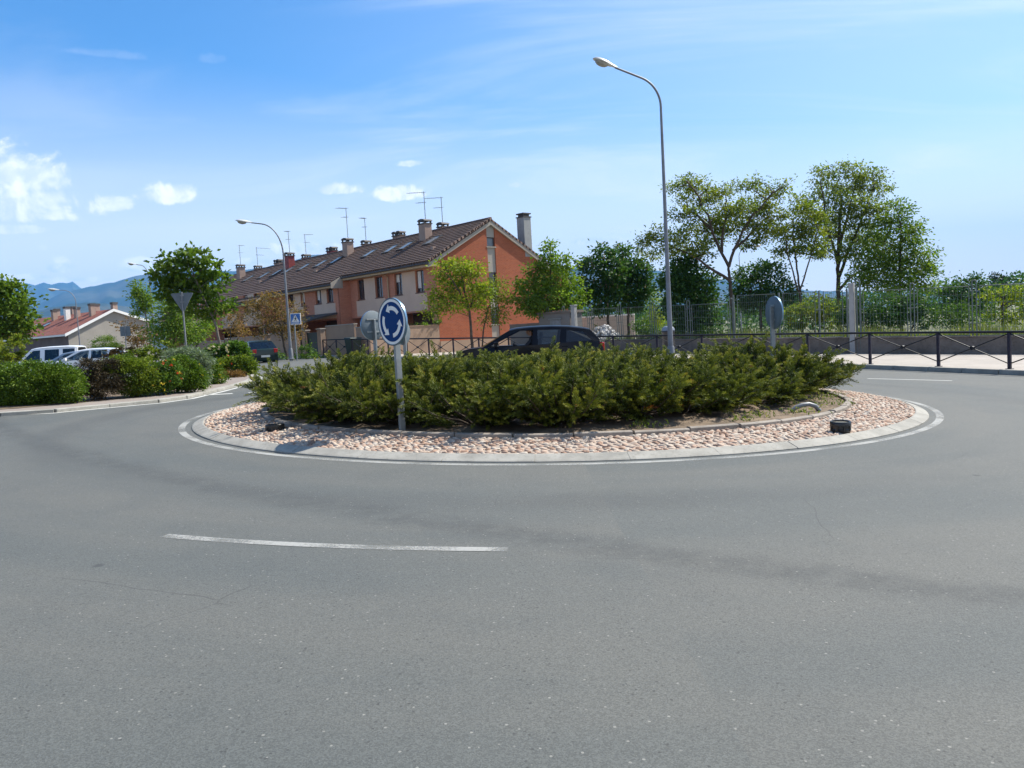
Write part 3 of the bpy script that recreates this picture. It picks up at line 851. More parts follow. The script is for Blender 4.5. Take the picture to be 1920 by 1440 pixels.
def island():
    n = 38; mb = MB(); sub = 5; g = random.Random(3)
    prof = [(R_OUT, -.05), (R_OUT, .012), (R_OUT - .02, .022), (R_OUT - .12, .056), (R_OUT - .15, .066), (R_OUT - .168, .069), (R_OUT - .175, .066), (R_OUT - .175, -.05)]
    for k in range(n):
        a0 = 2 * math.pi * k / n; a1 = 2 * math.pi * (k + 1) / n; gp = .0016 / R_OUT + g.random() * .0026 / R_OUT
        dz = g.uniform(-.003, .003); dr = g.uniform(-.004, .004)
        rows = []
        for s in range(sub + 1):
            a = a0 + gp + (a1 - a0 - 2 * gp) * s / sub
            rows.append([(IC.x + (r + dr) * math.cos(a), IC.y + (r + dr) * math.sin(a), gz(IC.x + r * math.cos(a)) + z + (dz if z > 0 else 0)) for (r, z) in prof])
        b = len(mb.v); mb.grid(rows)
        m = len(prof)
        mb.f.append(tuple(b + i for i in range(m))); mb.f.append(tuple(b + sub * m + i for i in range(m - 1, -1, -1)))
    tag(mb.build('kerb', M['kerb']), kind='structure')
    mb = MB(); rows = []
    for k in range(97):
        a = 2 * math.pi * k / 96
        rows.append([(IC.x + (r - .004) * math.cos(a), IC.y + (r - .004) * math.sin(a), gz(IC.x + r * math.cos(a)) + z - .003) for (r, z) in prof[1:6]])
    mb.grid(rows); tag(mb.build('kerb_joint_mortar', M['kerb']), kind='structure')
    # mortar bed under the cobbles, rising to the planting edge
    mb = MB(); rows = []
    for k in range(97):
        a = 2 * math.pi * k / 96
        rows.append([(IC.x + r * math.cos(a), IC.y + r * math.sin(a), gz(IC.x + r * math.cos(a)) + z) for (r, z) in ((R_OUT - .165, .0), (R_OUT - .165, .055), (5.5, .086), (4.98, .116))])
    mb.grid(rows); tag(mb.build('cobble_bed', M['mortar']), kind='structure')
    # cobbles
    pts = []; r = R_OUT - .215; g2 = np.random.default_rng(5)
    while r > 5.12:
        n = int(2 * math.pi * r / .088); a0 = g2.random() * 6
        for k in range(n):
            a = a0 + 2 * math.pi * (k + g2.uniform(-.22, .22)) / n
            pts.append((a, r + g2.uniform(-.018, .018)))
        r -= .066
    pts = np.array(pts)
    vis = (np.sin(pts[:, 0]) < .55)
    pts = pts[vis]; n = len(pts)
    prof = [(1.0, 0.0), (.97, .35), (.82, .72), (.45, .95), (0, 1.0)]; seg = 7
    V = []; F = []
    ring = np.array([[math.cos(2 * math.pi * k / seg), math.sin(2 * math.pi * k / seg)] for k in range(seg)])
    tv = []
    for (pr, pz) in prof[:-1]:
        for k in range(seg): tv.append((ring[k, 0] * pr, ring[k, 1] * pr, pz))
    tv.append((0, 0, 1.0)); tv = np.array(tv); nv = len(tv)
    tf = []
    for i in range(len(prof) - 2):
        for k in range(seg):
            q = (k + 1) % seg; tf.append((i * seg + k, i * seg + q, (i + 1) * seg + q, (i + 1) * seg + k))
    top = nv - 1; i = len(prof) - 2
    tri = [(i * seg + k, i * seg + (k + 1) % seg, top) for k in range(seg)]
    X = IC.x + pts[:, 1] * np.cos(pts[:, 0]); Y = IC.y + pts[:, 1] * np.sin(pts[:, 0])
    rot = pts[:, 0] + math.pi / 2 + g2.normal(size=n) * .5
    sx = g2.uniform(.030, .060, n); sy = g2.uniform(.022, .036, n); sz = g2.uniform(.017, .029, n)
    bz = np.array([gz(x) for x in X]) + .057 + (5.96 - pts[:, 1]) * .068 - .010
    wob = 1 + g2.normal(size=(n, nv, 1)) * .09
    lo = tv[None] * np.stack([sx, sy, sz], 1)[:, None, :] * wob
    c, s = np.cos(rot)[:, None], np.sin(rot)[:, None]
    tilt = g2.normal(size=(n, 2)) * .16
    lz = lo[:, :, 2] + lo[:, :, 0] * tilt[:, :1] + lo[:, :, 1] * tilt[:, 1:]
    wx = lo[:, :, 0] * c - lo[:, :, 1] * s + X[:, None]; wy = lo[:, :, 0] * s + lo[:, :, 1] * c + Y[:, None]; wz = lz + bz[:, None]
    V = np.stack([wx, wy, wz], 2).reshape(-1, 3)
    faces = []; tint = []
    tn = np.clip(g2.beta(1.5, 1.35, n), 0, 1)
    for k in range(n):
        b = k * nv
        faces += [tuple(b + j for j in f) for f in tf] + [tuple(b + j for j in f) for f in tri]
        tint += [tn[k]] * (len(tf) + len(tri))
    me = bpy.data.meshes.new('cobblestones'); me.from_pydata(V.tolist(), [], faces)
    at_ = me.attributes.new('tint', 'FLOAT', 'FACE'); at_.data.foreach_set('value', np.array(tint, np.float32))
    me.polygons.foreach_set('use_smooth', [True] * len(me.polygons)); me.materials.append(M['cobble'])
    o = bpy.data.objects.new('cobblestones', me); COL.objects.link(o); tag(o, 'pink and cream cobblestones paving the rim of the island', 'cobblestones', kind='stuff')
    # inner edging
    mb = MB(); n = 44; g = random.Random(9)
    for k in range(n):
        a0 = 2 * math.pi * k / n; a1 = 2 * math.pi * (k + 1) / n; rows = []; dz = g.uniform(-.008, .008); dr = g.uniform(-.012, .012)
        for s in range(4):
            a = a0 + .0018 + (a1 - a0 - .0036) * s / 3
            rows.append([(IC.x + (r + dr) * math.cos(a), IC.y + (r + dr) * math.sin(a), gz(IC.x + r * math.cos(a)) + z + dz) for (r, z) in ((5.09, .05), (5.085, .155), (5.065, .165), (5.0, .165), (4.985, .155), (4.98, .05))])
        b = len(mb.v); mb.grid(rows); mb.f.append(tuple(b + i for i in range(6))); mb.f.append(tuple(b + 18 + i for i in range(5, -1, -1)))
    tag(mb.build('inner_kerb', M['inner_kerb'], bevel=.005), kind='structure')
    # soil mound
    mb = MB(); g3 = np.random.default_rng(11); rows = []
    rr = [0.01, .6, 1.2, 1.8, 2.4, 3.0, 3.4, 3.8, 4.1, 4.4, 4.6, 4.8, 4.99]
    nz_ = g3.normal(size=(len(rr), 96)) * .016
    for i, r in enumerate(rr):
        row = []
        for k in range(97):
            a = 2 * math.pi * k / 96; x = IC.x + r * math.cos(a)
            row.append((x, IC.y + r * math.sin(a), gz(x) + .125 + .07 * (1 - (r / 5) ** 2) + (nz_[i, k % 96] if 0 < i < len(rr) - 1 else 0)))
        rows.append(row)
    mb.grid(rows); tag(mb.build('island_soil', M['soil'], smooth=True), kind='structure')
    # dry litter and little weeds on the bare soil
    n = 2600; a = g3.uniform(-2.9, .35, n); r = 5 - g3.random(n) ** 1.3 * 1.9
    c = np.stack([IC.x + r * np.cos(a), IC.y + r * np.sin(a), np.zeros(n)], 1)
    c[:, 2] = [gz(x) for x in c[:, 0]]; c[:, 2] += .13 + .07 * (1 - (r / 5) ** 2) + g3.random(n) * .01
    ax = unit(n, g3); ax[:, 2] *= .25
    o = leaf_mesh('leaf_litter', c, ax, g3.uniform(.02, .06, n), g3.uniform(.008, .02, n), g3.random(n), leaf_mat('dry_litter', [(0, (0.08, 0.05, 0.03)), (.6, (0.27, 0.20, 0.12)), (1, (0.42, 0.34, 0.22))], .1), nrm=np.tile([[0, .2, 1.0]], (n, 1)))
    tag(o, 'dry twigs and needles lying on the bare soil of the island', 'plant litter', kind='stuff')
    spots = [(-.95, 4.55), (-.80, 4.75), (-.62, 4.6), (-1.05, 4.7), (-.35, 4.6), (-.2, 4.8), (-1.35, 4.6), (-.5, 4.85)]
    C = []; A = []
    for (an, r) in spots:
        x0 = IC.x + r * math.cos(an); y0 = IC.y + r * math.sin(an); k = 60
        o_ = g3.normal(size=(k, 3)) * np.array([.13, .13, .0]); o_[:, 2] = g3.random(k) * .07
        C.append(np.array([x0, y0, gz(x0) + .15]) + o_); A.append(np.stack([g3.normal(size=k), g3.normal(size=k), np.abs(g3.normal(size=k)) + .4], 1))
    C = np.concatenate(C); A = np.concatenate(A)
    o = leaf_mesh('weeds', C, A, .055, .02, g3.random(len(C)), L['grass']); tag(o, 'small green weeds sprouting from the bare island soil', 'weeds', kind='stuff')


island()


def arc_mark(name, c, r0, r1, a0, a1, n=24, off=.003, mat='paint'):
    mb = MB(); rows = []
    for k in range(n + 1):
        a = a0 + (a1 - a0) * k / n
        rows.append([(c[0] + r * math.cos(a), c[1] + r * math.sin(a), gz(c[0] + r * math.cos(a)) + off) for r in (r0, r1)])
    mb.grid([list(x) for x in zip(*rows)])
    return tag(mb.build(name, M[mat]), kind='structure')


def line_mark(name, pts, w, off=.003):
    mb = MB(); P = [Vector((p[0], p[1], 0)) for p in pts]; rows = [[], []]
    for i, p in enumerate(P):
        t = (P[min(i + 1, len(P) - 1)] - P[max(i - 1, 0)]).normalized(); n = Vector((-t.y, t.x, 0)) * w / 2
        for j, q in enumerate((p - n, p + n)): rows[j].append((q.x, q.y, gz(q.x) + off))
    mb.grid(rows)
    o = mb.build(name, M['paint_good'])
    return tag(o, kind='structure')


arc_mark('road_marking', (IC.x, IC.y), 6.225, 6.325, 0, 2 * math.pi, 128, mat='paint_ring')
arc_mark('road_marking', (IC.x, IC.y), 9.325, 9.415, math.atan2(5.4 - 14.2, -2.52 - .7), math.atan2(4.83 - 14.2, -.09 - .7))
line_mark('road_marking', [(8.85, 19.2), (9.55, 18.55), (10.22, 17.9)], .11)
line_mark('road_marking', [(-7.42, 18.58), (-6.85, 18.92)], .22)
line_mark('road_marking', [(-6.5, 19.05), (-6.0, 19.4)], .22)
line_mark('road_marking', [(-5.6, 19.7), (-5.0, 20.1)], .22)
line_mark('road_marking', [(-9.9, 14.75 - .22), (-8.85, 15.02 - .2), (-8.2, 15.75), (-7.55, 16.6), (-7.3, 17.6), (-7.36, 19.6), (-7.5, 21.5), (-7.66, 23.14), (-8.25, 25.7), (-9.4, 28.3)], .11)

# ------------------------------------------------------------------ mountains
def ridge(name, tops, D, back, seed, rough=1.0):
    """tops: skyline (px, py); the near flank comes down towards the plain"""
    g = np.random.default_rng(seed)
    T = []
    for (a, b) in zip(tops[:-1], tops[1:]):
        n = max(2, int(abs(b[0] - a[0]) / 9))
        for k in range(n):
            s = k / n; T.append((a[0] + (b[0] - a[0]) * s, a[1] + (b[1] - a[1]) * s + g.normal() * .7 * rough))
    T.append(tops[-1])
    rows = []; m = 26
    P = [at(px, py, D) for (px, py) in T]
    nz_ = g.normal(size=(m, len(P)))
    for _ in range(2):
        nz_[:, 1:-1] = (nz_[:, :-2] + nz_[:, 1:-1] * 2 + nz_[:, 2:]) / 4; nz_[1:-1] = (nz_[:-2] + nz_[1:-1] * 2 + nz_[2:]) / 4
    spur = np.sin(np.arange(len(P)) * .55 + g.random() * 6) * .6 + np.sin(np.arange(len(P)) * .23 + 1) * .8 + g.normal(size=len(P)) * .3
    for i in range(m):
        v = i / (m - 1)
        row = []
        for j, p in enumerate(P):
            k = 1 - v * .42 + .02 * spur[j] * math.sin(v * math.pi)
            h = (p.z) * (1 - v) ** 1.15
            if 0 < i < m - 1: h += (nz_[i, j] * .10 + spur[j] * .05 * math.sin(v * math.pi)) * p.z * (.25 + math.sin(v * math.pi) * .75) * min(1, i / 3)
            row.append((p.x * k, p.y * k, max(h, -3) - (4 if i == m - 1 else 0)))
        rows.append(row)
    rows.insert(0, [(p.x * 1.18, p.y * 1.18, -10) for p in P])
    mb = MB(); mb.grid(rows)
    return tag(mb.build(name, M['mount'], smooth=True), kind='structure')


ridge('mountains', [(-500, 560), (-200, 545), (-60, 540), (0, 536), (28, 533), (50, 531), (66, 535), (82, 530), (97, 534), (110, 530), (125, 531), (136, 528), (150, 539), (180, 552), (215, 560), (300, 570)], 9500, 0, 1, .5)
ridge('mountains', [(-500, 590), (-100, 575), (60, 575), (120, 549), (150, 541), (205, 531), (245, 520), (280, 512), (320, 507), (360, 508), (400, 508), (440, 509), (480, 503), (520, 495), (560, 486), (590, 477), (606, 478), (640, 487), (700, 492), (800, 490), (900, 496), (1000, 503), (1080, 502), (1150, 506), (1240, 508), (1330, 520), (1420, 532), (1520, 545), (1640, 548), (1800, 546), (2100, 540), (2500, 545)], 7200, 0, 2)
ridge('hills', [(-500, 620), (-100, 600), (40, 590), (120, 572), (170, 566), (230, 574), (300, 590), (400, 598), (600, 602), (900, 606), (1300, 592), (1700, 572), (2200, 560)], 4200, 0, 3)


# ------------------------------------------------------------------ signs
def sign_axes(yaw):
    """n: face normal; yaw 0 faces the camera (-y), positive turns it towards +x"""
    n = Vector((math.sin(yaw), -math.cos(yaw), 0)); r = Vector((math.cos(yaw), math.sin(yaw), 0))
    return n, r


def roundabout_sign(x, y, h, yaw, label, base_off=.14, group=None, lean=0.0, R=.305, panel=False):
    base = Vector((x, y, gz(x) + base_off))
    t = thing('roundabout_sign', base, label, 'traffic sign', group)
    n, r = sign_axes(yaw); up = Vector((0, 0, 1)); c = base + up * h
    # rectangular section post with rounded edges
    mb = MB(); ph = h + .12
    mb.box(base + up * (ph / 2 - .1) - n * .055, (.042, .085, ph + .2), yaw)
    mb.build('pole', M['galv'], t, bevel=.007)
    A = Matrix((r, up, n)).transposed()      # local x=r, y=up, z=n
    mb = MB(); mb.lathe([(0.0, -.03), (R - .012, -.03), (R, -.022), (R, .004), (R - .008, .008), (R - .016, .004), (R - .016, -.0), (0, -.0)], c, 56, A)
    mb.build('plate', M['sign_back'], t, smooth=True)
    mb = MB(); mb.lathe([(R + .001, -.024), (R + .0015, .003)], c, 56, A); mb.f = mb.f[:56]; mb.build('rim', M['rim_blue'], t, smooth=True)
    mb = MB(); mb.lathe([(R - .05, .0022), (R - .0165, .0022)], c, 56, A)
    mb.f = mb.f[:56]
    mb.build('border', M['white'], t)
    mb = MB(); mb.lathe([(0, .0018), (R - .049, .0018)], c, 56, A); mb.f = mb.f[:56]
    mb.build('face', M['blue'], t)
    for k in range(3):
        mb = MB(); a0 = R_(35 + 120 * k); a1 = R_(103 + 120 * k); ah = R_(128 + 120 * k)
        r0, r1 = R * .49, R * .66

        def q(rad, a): return c + r * (rad * math.cos(a)) + up * (rad * math.sin(a)) + n * .0045
        rows = [[q(r0, a0 + (a1 - a0) * i / 10) for i in range(11)], [q(r1, a0 + (a1 - a0) * i / 10) for i in range(11)]]
        mb.grid(rows)
        mb.face([q(R * .38, a1), q(R * .585, ah), q(R * .78, a1)])
        mb.build('arrow', M['white'], t)
    for dz in (-.13, .13):
        mb = MB(); mb.box(c - n * .038 + up * dz, (.34 if panel else .12, .014, .035), yaw); mb.build('bracket', M['galv'], t)
    return t


roundabout_sign(-1.49, 9.92, 1.40, R_(-46), 'blue roundabout arrow sign facing the camera on its grey pole at the island edge')
roundabout_sign(-2.81, 16.0, 1.36, R_(180 + 49), 'grey back of a round sign directly left of the blue arrow sign', .2, panel=True)
roundabout_sign(-2.55, 18.5, 1.25, R_(180 + 62), 'round sign back almost hidden behind the blue arrow sign, slim pole', .16)
roundabout_sign(4.98, 14.5, 1.44, R_(101), 'grey back of a round sign rising from the right of the junipers', .18)


def yield_sign():
    p = at(350, 655, 26.0); base = Vector((p.x, p.y, gz(p.x) + .12))
    t = thing('yield_sign', base, 'grey back of a triangular give way sign on a pole above the hedge', 'traffic sign')
    yaw = R_(180 + 8); n, r = sign_axes(yaw); up = Vector((0, 0, 1))
    top = at(347, 548, 26.0); h = top.z - base.z
    mb = MB(); mb.box(base + up * (h / 2 - .1) - n * .04, (.04, .08, h + .22), yaw); mb.build('pole', M['galv_d'], t, bevel=.006)
    c = base + up * (h - .02)
    W = .70; H = .62
    pts = [(-W / 2 + .03, 0), (-W / 2, -.035), (-.03, -H), (.03, -H), (W / 2, -.035), (W / 2 - .03, 0)]
    P = [c + r * a + up * b for a, b in pts]
    mb = MB(); mb.slab(P, .028, n); mb.build('plate', M['sign_back'], t)
    for (k, mt, z, nm) in ((1.0, 'tail', .003, 'border'), (.68, 'white', .005, 'face')):
        q = [c + up * (-H * .36) + (pp - c - up * (-H * .36)) * k + n * z for pp in P]
        MB().face(q).build(nm, M[mt], t)
    for dz in (-.08, -.3):
        mb = MB(); mb.box(c - n * .04 + up * dz, (.12, .03, .035), yaw); mb.build('bracket', M['galv'], t)


yield_sign()


def crossing_sign():
    p = at(556, 670, 43.0); base = Vector((p.x, p.y, gz(p.x) + .12))
    t = thing('crossing_sign', base, 'blue square pedestrian crossing sign with a walking figure, by the lamp post', 'traffic sign')
    yaw = R_(-12); n, r = sign_axes(yaw); up = Vector((0, 0, 1)); c = at(554, 598, 43.0); h = c.z - base.z
    mb = MB(); mb.tube([base - up * .1 - n * .05, base + up * (h + .25) - n * .05], .038, 10); mb.build('pole', M['galv'], t, smooth=True)

    def poly(name, pts, z, mat, thick=0):
        P = [c + r * a + up * b + n * z for a, b in pts]
        mb = MB()
        if thick: mb.slab(P, thick, n)
        else: mb.face(P)
        return mb.build(name, M[mat], t)
    s = .31
    poly('plate', [(-s, -s), (s, -s), (s, s), (-s, s)], .0, 'white', .03)
    q = .275; poly('face', [(-q, -q), (q, -q), (q, q), (-q, q)], .004, 'blue_p')
    poly('triangle', [(-.235, -.165), (.235, -.165), (0, .235)], .007, 'white')
    fig = MB()
    for pts in ([(-.03, -.02), (.03, -.02), (.035, .07), (-.02, .08)], [(-.03, -.02), (-.005, -.02), (-.045, -.13), (-.075, -.13)], [(.0, -.02), (.03, -.02), (.07, -.13), (.04, -.13)],
                [(-.02, .07), (-.005, .05), (-.07, .0), (-.08, .02)], [(.03, .07), (.02, .05), (.07, .005), (.085, .02)]):
        fig.face([c + r * a + up * b + n * .010 for a, b in pts])
    fig.face([c + r * (.012 + .028 * math.cos(k * .785)) + up * (.115 + .028 * math.sin(k * .785)) + n * .010 for k in range(8)])
    fig.build('figure', M['black'], t)
    poly('stripe', [(-.21, -.245), (.21, -.245), (.21, -.205), (-.21, -.205)], .007, 'white')


crossing_sign()


def direction_sign():
    p = at(237, 660, 60); base = Vector((p.x, p.y, gz(p.x)))
    t = thing('rectangular_sign', base, 'small blue grey rectangular sign seen from behind near the grey gable', 'traffic sign')
    c = at(235, 621, 60); yaw = R_(195); n, r = sign_axes(yaw); up = Vector((0, 0, 1))
    mb = MB(); mb.tube([base - up * .1 - n * .05, c + up * .38 - n * .05], .04, 8); mb.build('pole', M['galv_d'], t)
    mb = MB(); mb.slab([c + r * a + up * b for a, b in ((-.36, -.38), (.36, -.38), (.36, .38), (-.36, .38))], .03, n); mb.build('plate', M['sign_back'], t, bevel=.01)


direction_sign()


# ------------------------------------------------------------------ street lamps
def street_lamp(px, Y, head, corner, tip_len, label, rb=.085, rt=.05, off=.12, toward=-.15, hl=.8, th=84, afr=.72):
    """px: pixel column of the foot; head: pixel of the outer end of the luminaire; corner: where the bend begins"""
    p = at(px, 660, Y); base = Vector((p.x, p.y, gz(p.x) + off))
    t = thing('street_lamp', base, label, 'street lamp', 'tall curved arm street lamps')
    hp = at(head[0], head[1], Y); cp = at(corner[0], corner[1], Y)
    sgn = -1 if hp.x < base.x else 1
    reach = abs(hp.x - base.x); d = Vector((sgn, toward, 0)).normalized()
    H = cp.z; top = hp.z
    pts = [base - Vector((0, 0, .1)), base + Vector((0, 0, .6))]
    n0 = 6
    for k in range(1, n0 + 1): pts.append(Vector((base.x, base.y, base.z + .6 + (H - base.z - .6) * k / n0)))
    arm_end = reach - hl * .8
    K = 12; te = R_(th); aa = arm_end * afr; run = arm_end - aa * (1 - math.cos(te))
    bb = (top - H) / (math.sin(te) + math.cos(te) / (aa * math.sin(te)) * run)
    for k in range(1, K + 1):
        u = te * k / K
        pts.append(Vector((base.x, base.y, H)) + d * (aa * (1 - math.cos(u))) + Vector((0, 0, bb * math.sin(u))))
    last = pts[-1]
    endp = Vector((base.x, base.y, 0)) + d * arm_end; endp.z = top
    for k in (1, 2, 3): pts.append(last.lerp(endp, k / 3))
    n = len(pts)
    rad = []
    for i, q in enumerate(pts):
        f = min(1, max(0, (q.z - base.z) / (top - base.z))); rad.append(rb + (rt * .55 - rb) * f ** .9)
    mb = MB(); mb.tube(pts, rad, 12); mb.build('post', M['lamp_post'], t, smooth=True)
    mb = MB(); mb.lathe([(rb * 2.1, 0), (rb * 2.1, .03), (rb * 1.35, .04), (rb * 1.25, .55), (rb * 1.02, .60)], base, 14); mb.build('base_sleeve', M['lamp_post'], t, smooth=True)
    # luminaire: a long flattened drop; axis continues the arm
    ax = (endp - last).normalized(); side = ax.cross(Vector((0, 0, 1))).normalized(); upv = side.cross(ax)
    s0 = pts[-1] - ax * .06
    prof = [(0, .035, .035), (.12, .05, .05), (.25, .085, .06), (.4, .14, .075), (.6, .165, .085), (.8, .15, .08), (.93, .10, .055), (1.0, .02, .015)]
    mb = MB(); b = []; N = 14
    for (u, wv, hv) in prof:
        row = []
        for k in range(N):
            a = 2 * math.pi * k / N; zz = math.sin(a) * hv * (1.15 if math.sin(a) > 0 else .35)
            row.append(s0 + ax * (u * hl) + side * (math.cos(a) * wv * hl / .8) + upv * (zz * hl / .8 + .01))
        row.append(row[0]); b.append(row)
    mb.grid(b); mb.face(b[0][:-1][::-1]); mb.face(b[-1][:-1])
    hd = mb.build('lamp_head', M['lamp_head'], t, smooth=True)
    mb = MB(); b = []
    for i in range(7):
        ph = math.pi / 2 * i / 6; row = []
        for k in range(17):
            a = 2 * math.pi * k / 16
            row.append(s0 + ax * (hl * .62 + math.cos(a) * math.cos(ph) * hl * .27) + side * (math.sin(a) * math.cos(ph) * .135 * hl / .8) - upv * (.02 + math.sin(ph) * .11 * hl / .8))
        b.append(row)
    mb.grid(b); mb.build('lamp_bowl', M['lamp_glass'], hd, smooth=True)
    return t


street_lamp(1258, 27.4, (1112, 133), (1233, 200), 0, 'tall grey street lamp with curved arm in front of the black railing', .10, .062, hl=.88, th=70, afr=.62)
street_lamp(545, 44.0, (449, 420), (529, 476), 0, 'pale street lamp beside the blue pedestrian crossing sign', .095, .06, hl=.9)
street_lamp(292, 60.0, (243, 497), (291, 522), 0, 'street lamp whose post is hidden behind the dark leafy tree, head showing left', .08, .05, off=0, hl=.7)
street_lamp(151, 80.0, (96, 545), (145, 566), 0, 'slim street lamp standing before the grey gable and red tiled roof', .08, .05, off=0, hl=1.1)
street_lamp(1392, 82.0, (1424, 462), (1392, 480), 0, 'distant street lamp seen between the branches of the open robinia tree', .085, .05, off=.1, hl=.9)


# ------------------------------------------------------------------ black railing along the outer pavement
def railing():
    b0 = RAIL[8]; base = Vector((b0.x, b0.y, gz(b0.x) + .12))
    t = thing('railing', base, 'long black metal railing with crossed braces round the outer pavement', 'railing')
    tops = []
    for p in RAIL:
        z = gz(p.x) + .12
        mb = MB(); mb.box((p.x, p.y, z + .46), (.075, .075, .94), math.atan2(p.y - IC.y, p.x - IC.x)); mb.box((p.x, p.y, z + .008), (.15, .15, .016), math.atan2(p.y - IC.y, p.x - IC.x))
        mb.build('post', M['rail_b'], t, bevel=.006)
        tops.append(Vector((p.x, p.y, z + .955)))
    mb = MB(); mb.tube([tops[0]] + tops[1:-1] + [tops[-1]], .034, 8); mb.build('top_rail', M['rail'], t, smooth=True)
    for a, b in zip(tops[:-1], tops[1:]):
        d = (b - a).normalized(); a1 = a + d * .04; b1 = b - d * .04; lo = Vector((0, 0, -.80)); hi = Vector((0, 0, -.05))
        off = Vector((d.y, -d.x, 0)) * .014
        mb = MB(); mb.tube([a1 + hi + off, b1 + lo + off], .016, 6); mb.tube([a1 + lo - off, b1 + hi - off], .016, 6)
        mid = (a1 + b1) / 2 + (lo + hi) / 2
        A = Matrix((d, Vector((0, 0, 1)), Vector((d.y, -d.x, 0)))).transposed()
        mb.lathe([(.0, -.04), (.055, -.04), (.055, .04), (0, .04)], mid, 12, A)
        mb.build('cross_brace', M['rail'], t, smooth=True)


railing()

# ------------------------------------------------------------------ fence, low walls, pillars
FD = Vector((-.737, .676, 0)); FN = Vector((-.676, -.737, 0))      # fence line runs up and to the left; FN faces the street
F0 = Vector((14.8, 31.5, 0))


def fpt(s, off=0.0, z=0.0):
    p = F0 + FD * s + FN * off
    return Vector((p.x, p.y, gz(p.x) + .12 + z))


WALL_S0, WALL_S1 = -9.5, 13.2
mb = MB(); n = 23
for k in range(n):
    s0 = WALL_S0 + (WALL_S1 - WALL_S0) * k / n; s1 = WALL_S0 + (WALL_S1 - WALL_S0) * (k + 1) / n
    P = [fpt(s0, .14, -.2), fpt(s1, .14, -.2), fpt(s1, -.14, -.2), fpt(s0, -.14, -.2)]; Q = [fpt(s0, .14, .62), fpt(s1, .14, .62), fpt(s1, -.14, .62), fpt(s0, -.14, .62)]
    mb.hexa(P + Q)
wl = thing('retaining_wall', fpt(0), 'low stained concrete wall below the grassy bank and mesh fence', 'wall')
mb.build('wall_body', M['wall_c'], wl)
mb = MB()
for k in range(n):
    s0 = WALL_S0 + (WALL_S1 - WALL_S0) * k / n + .006; s1 = WALL_S0 + (WALL_S1 - WALL_S0) * (k + 1) / n - .006
    P = [fpt(s0, .18, .622), fpt(s1, .18, .622), fpt(s1, -.18, .622), fpt(s0, -.18, .622)]; Q = [p + Vector((0, 0, .06)) for p in P]
    mb.hexa(P + Q)
mb.build('coping', M['wall_c'], wl, bevel=.01)

# grassy bank held by the wall
bank = [fpt(WALL_S0, -.15), fpt(WALL_S1, -.15), fpt(WALL_S1 + .3, -6), fpt(WALL_S1 + 2, -30), fpt(WALL_S0 - 12, -30)]
sheet('bank', [(p.x, p.y) for p in bank], .68, M['ground'], 0.7)
sheet('verge', [(p.x, p.y) for p in [fpt(WALL_S1, -.2), fpt(17, -.2), fpt(17, -30), fpt(WALL_S1 + 2, -30)]], .14, M['ground'])
g = np.random.default_rng(21)
n = 9000
ss = g.uniform(WALL_S0, WALL_S1 + .5, n); oo = -.25 - g.random(n) ** 1.4 * 5.5
hh = g.uniform(.15, .75, n) * (0.6 + .5 * (np.sin(ss * 1.3) * .5 + .5))
C = np.array([list(fpt(s, o, .52)) for s, o in zip(ss, oo)]); C[:, 2] += hh / 2
A = np.stack([g.normal(size=n) * .25, g.normal(size=n) * .25, np.ones(n)], 1)
tag(leaf_mesh('tall_grass', C, A, hh, g.uniform(.012, .035, n), g.random(n), L['grass']), 'tall unmown grass on the bank behind the low wall and fence', 'grass', kind='stuff')
n = 5000
ss = g.uniform(WALL_S1, 17, n); oo = -.3 - g.random(n) * 5
hh = g.uniform(.1, .5, n)
C = np.array([list(fpt(s, o, .0)) for s, o in zip(ss, oo)]); C[:, 2] += hh / 2
A = np.stack([g.normal(size=n) * .3, g.normal(size=n) * .3, np.ones(n)], 1)
tag(leaf_mesh('tall_grass', C, A, hh, g.uniform(.012, .04, n), g.random(n), L['grass']), 'wild grass and weeds round the rubble behind the loop post fence', 'grass', kind='stuff')


def loop_post(mb, p, d, h):
    """tall narrow hairpin of steel tube"""
    w = .07; K = []
    for s in (-1,): K.append(p + d * (-w))
    K.append(p + d * (-w) + Vector((0, 0, h - w)))
    for k in range(1, 8):
        a = math.pi - math.pi * k / 8; K.append(p + d * (math.cos(a) * w) + Vector((0, 0, h - w + math.sin(a) * w)))
    K.append(p + d * w + Vector((0, 0, h - w))); K.append(p + d * w)
    mb.tube(K, .024, 8)


def mesh_fence(s_list, z0, z1, label, vstep, group=None, loops=True, twin=True):
    base = fpt(s_list[0], 0, 0)
    t = thing('mesh_fence', base, label, 'fence', group)
    for i, s in enumerate(s_list):
        p = fpt(s, 0, z0 - .1)
        mb = MB()
        if loops: loop_post(mb, p, FD, z1 - z0 + .32)
        else: mb.box(p + Vector((0, 0, (z1 - z0 + .15) / 2)), (.06, .06, z1 - z0 + .15), math.atan2(FD.y, FD.x))
        mb.build('post', M['fence'], t, smooth=loops)
    for a, b in zip(s_list[:-1], s_list[1:]):
        a1, b1 = a + .18, b - .18
        mb = MB()
        A0, A1, B0, B1 = fpt(a1, 0, z0), fpt(a1, 0, z1), fpt(b1, 0, z0), fpt(b1, 0, z1)
        mb.tube([A0, A1, B1, B0, A0], .022, 6)
        for sgn, sx in ((a1, a), (b1, b)):
            for zz in (.25, .6, .9):
                q = fpt(sgn, 0, z0 + (z1 - z0) * zz); r = fpt(sx, 0, z0 + (z1 - z0) * zz); mb.tube([q, r], .012, 5)
        nv = int((b1 - a1) / vstep)
        for k in range(1, nv):
            s = a1 + (b1 - a1) * k / nv; mb.tube([fpt(s, 0, z0), fpt(s, 0, z1)], .006, 3, False)
        for k in range(1, 6):
            z = z0 + (z1 - z0) * k / 6; mb.tube([fpt(a1, .006, z), fpt(b1, .006, z)], .0055, 3, False)
        mb.build('mesh_panel', M['fence'], t)
    return t


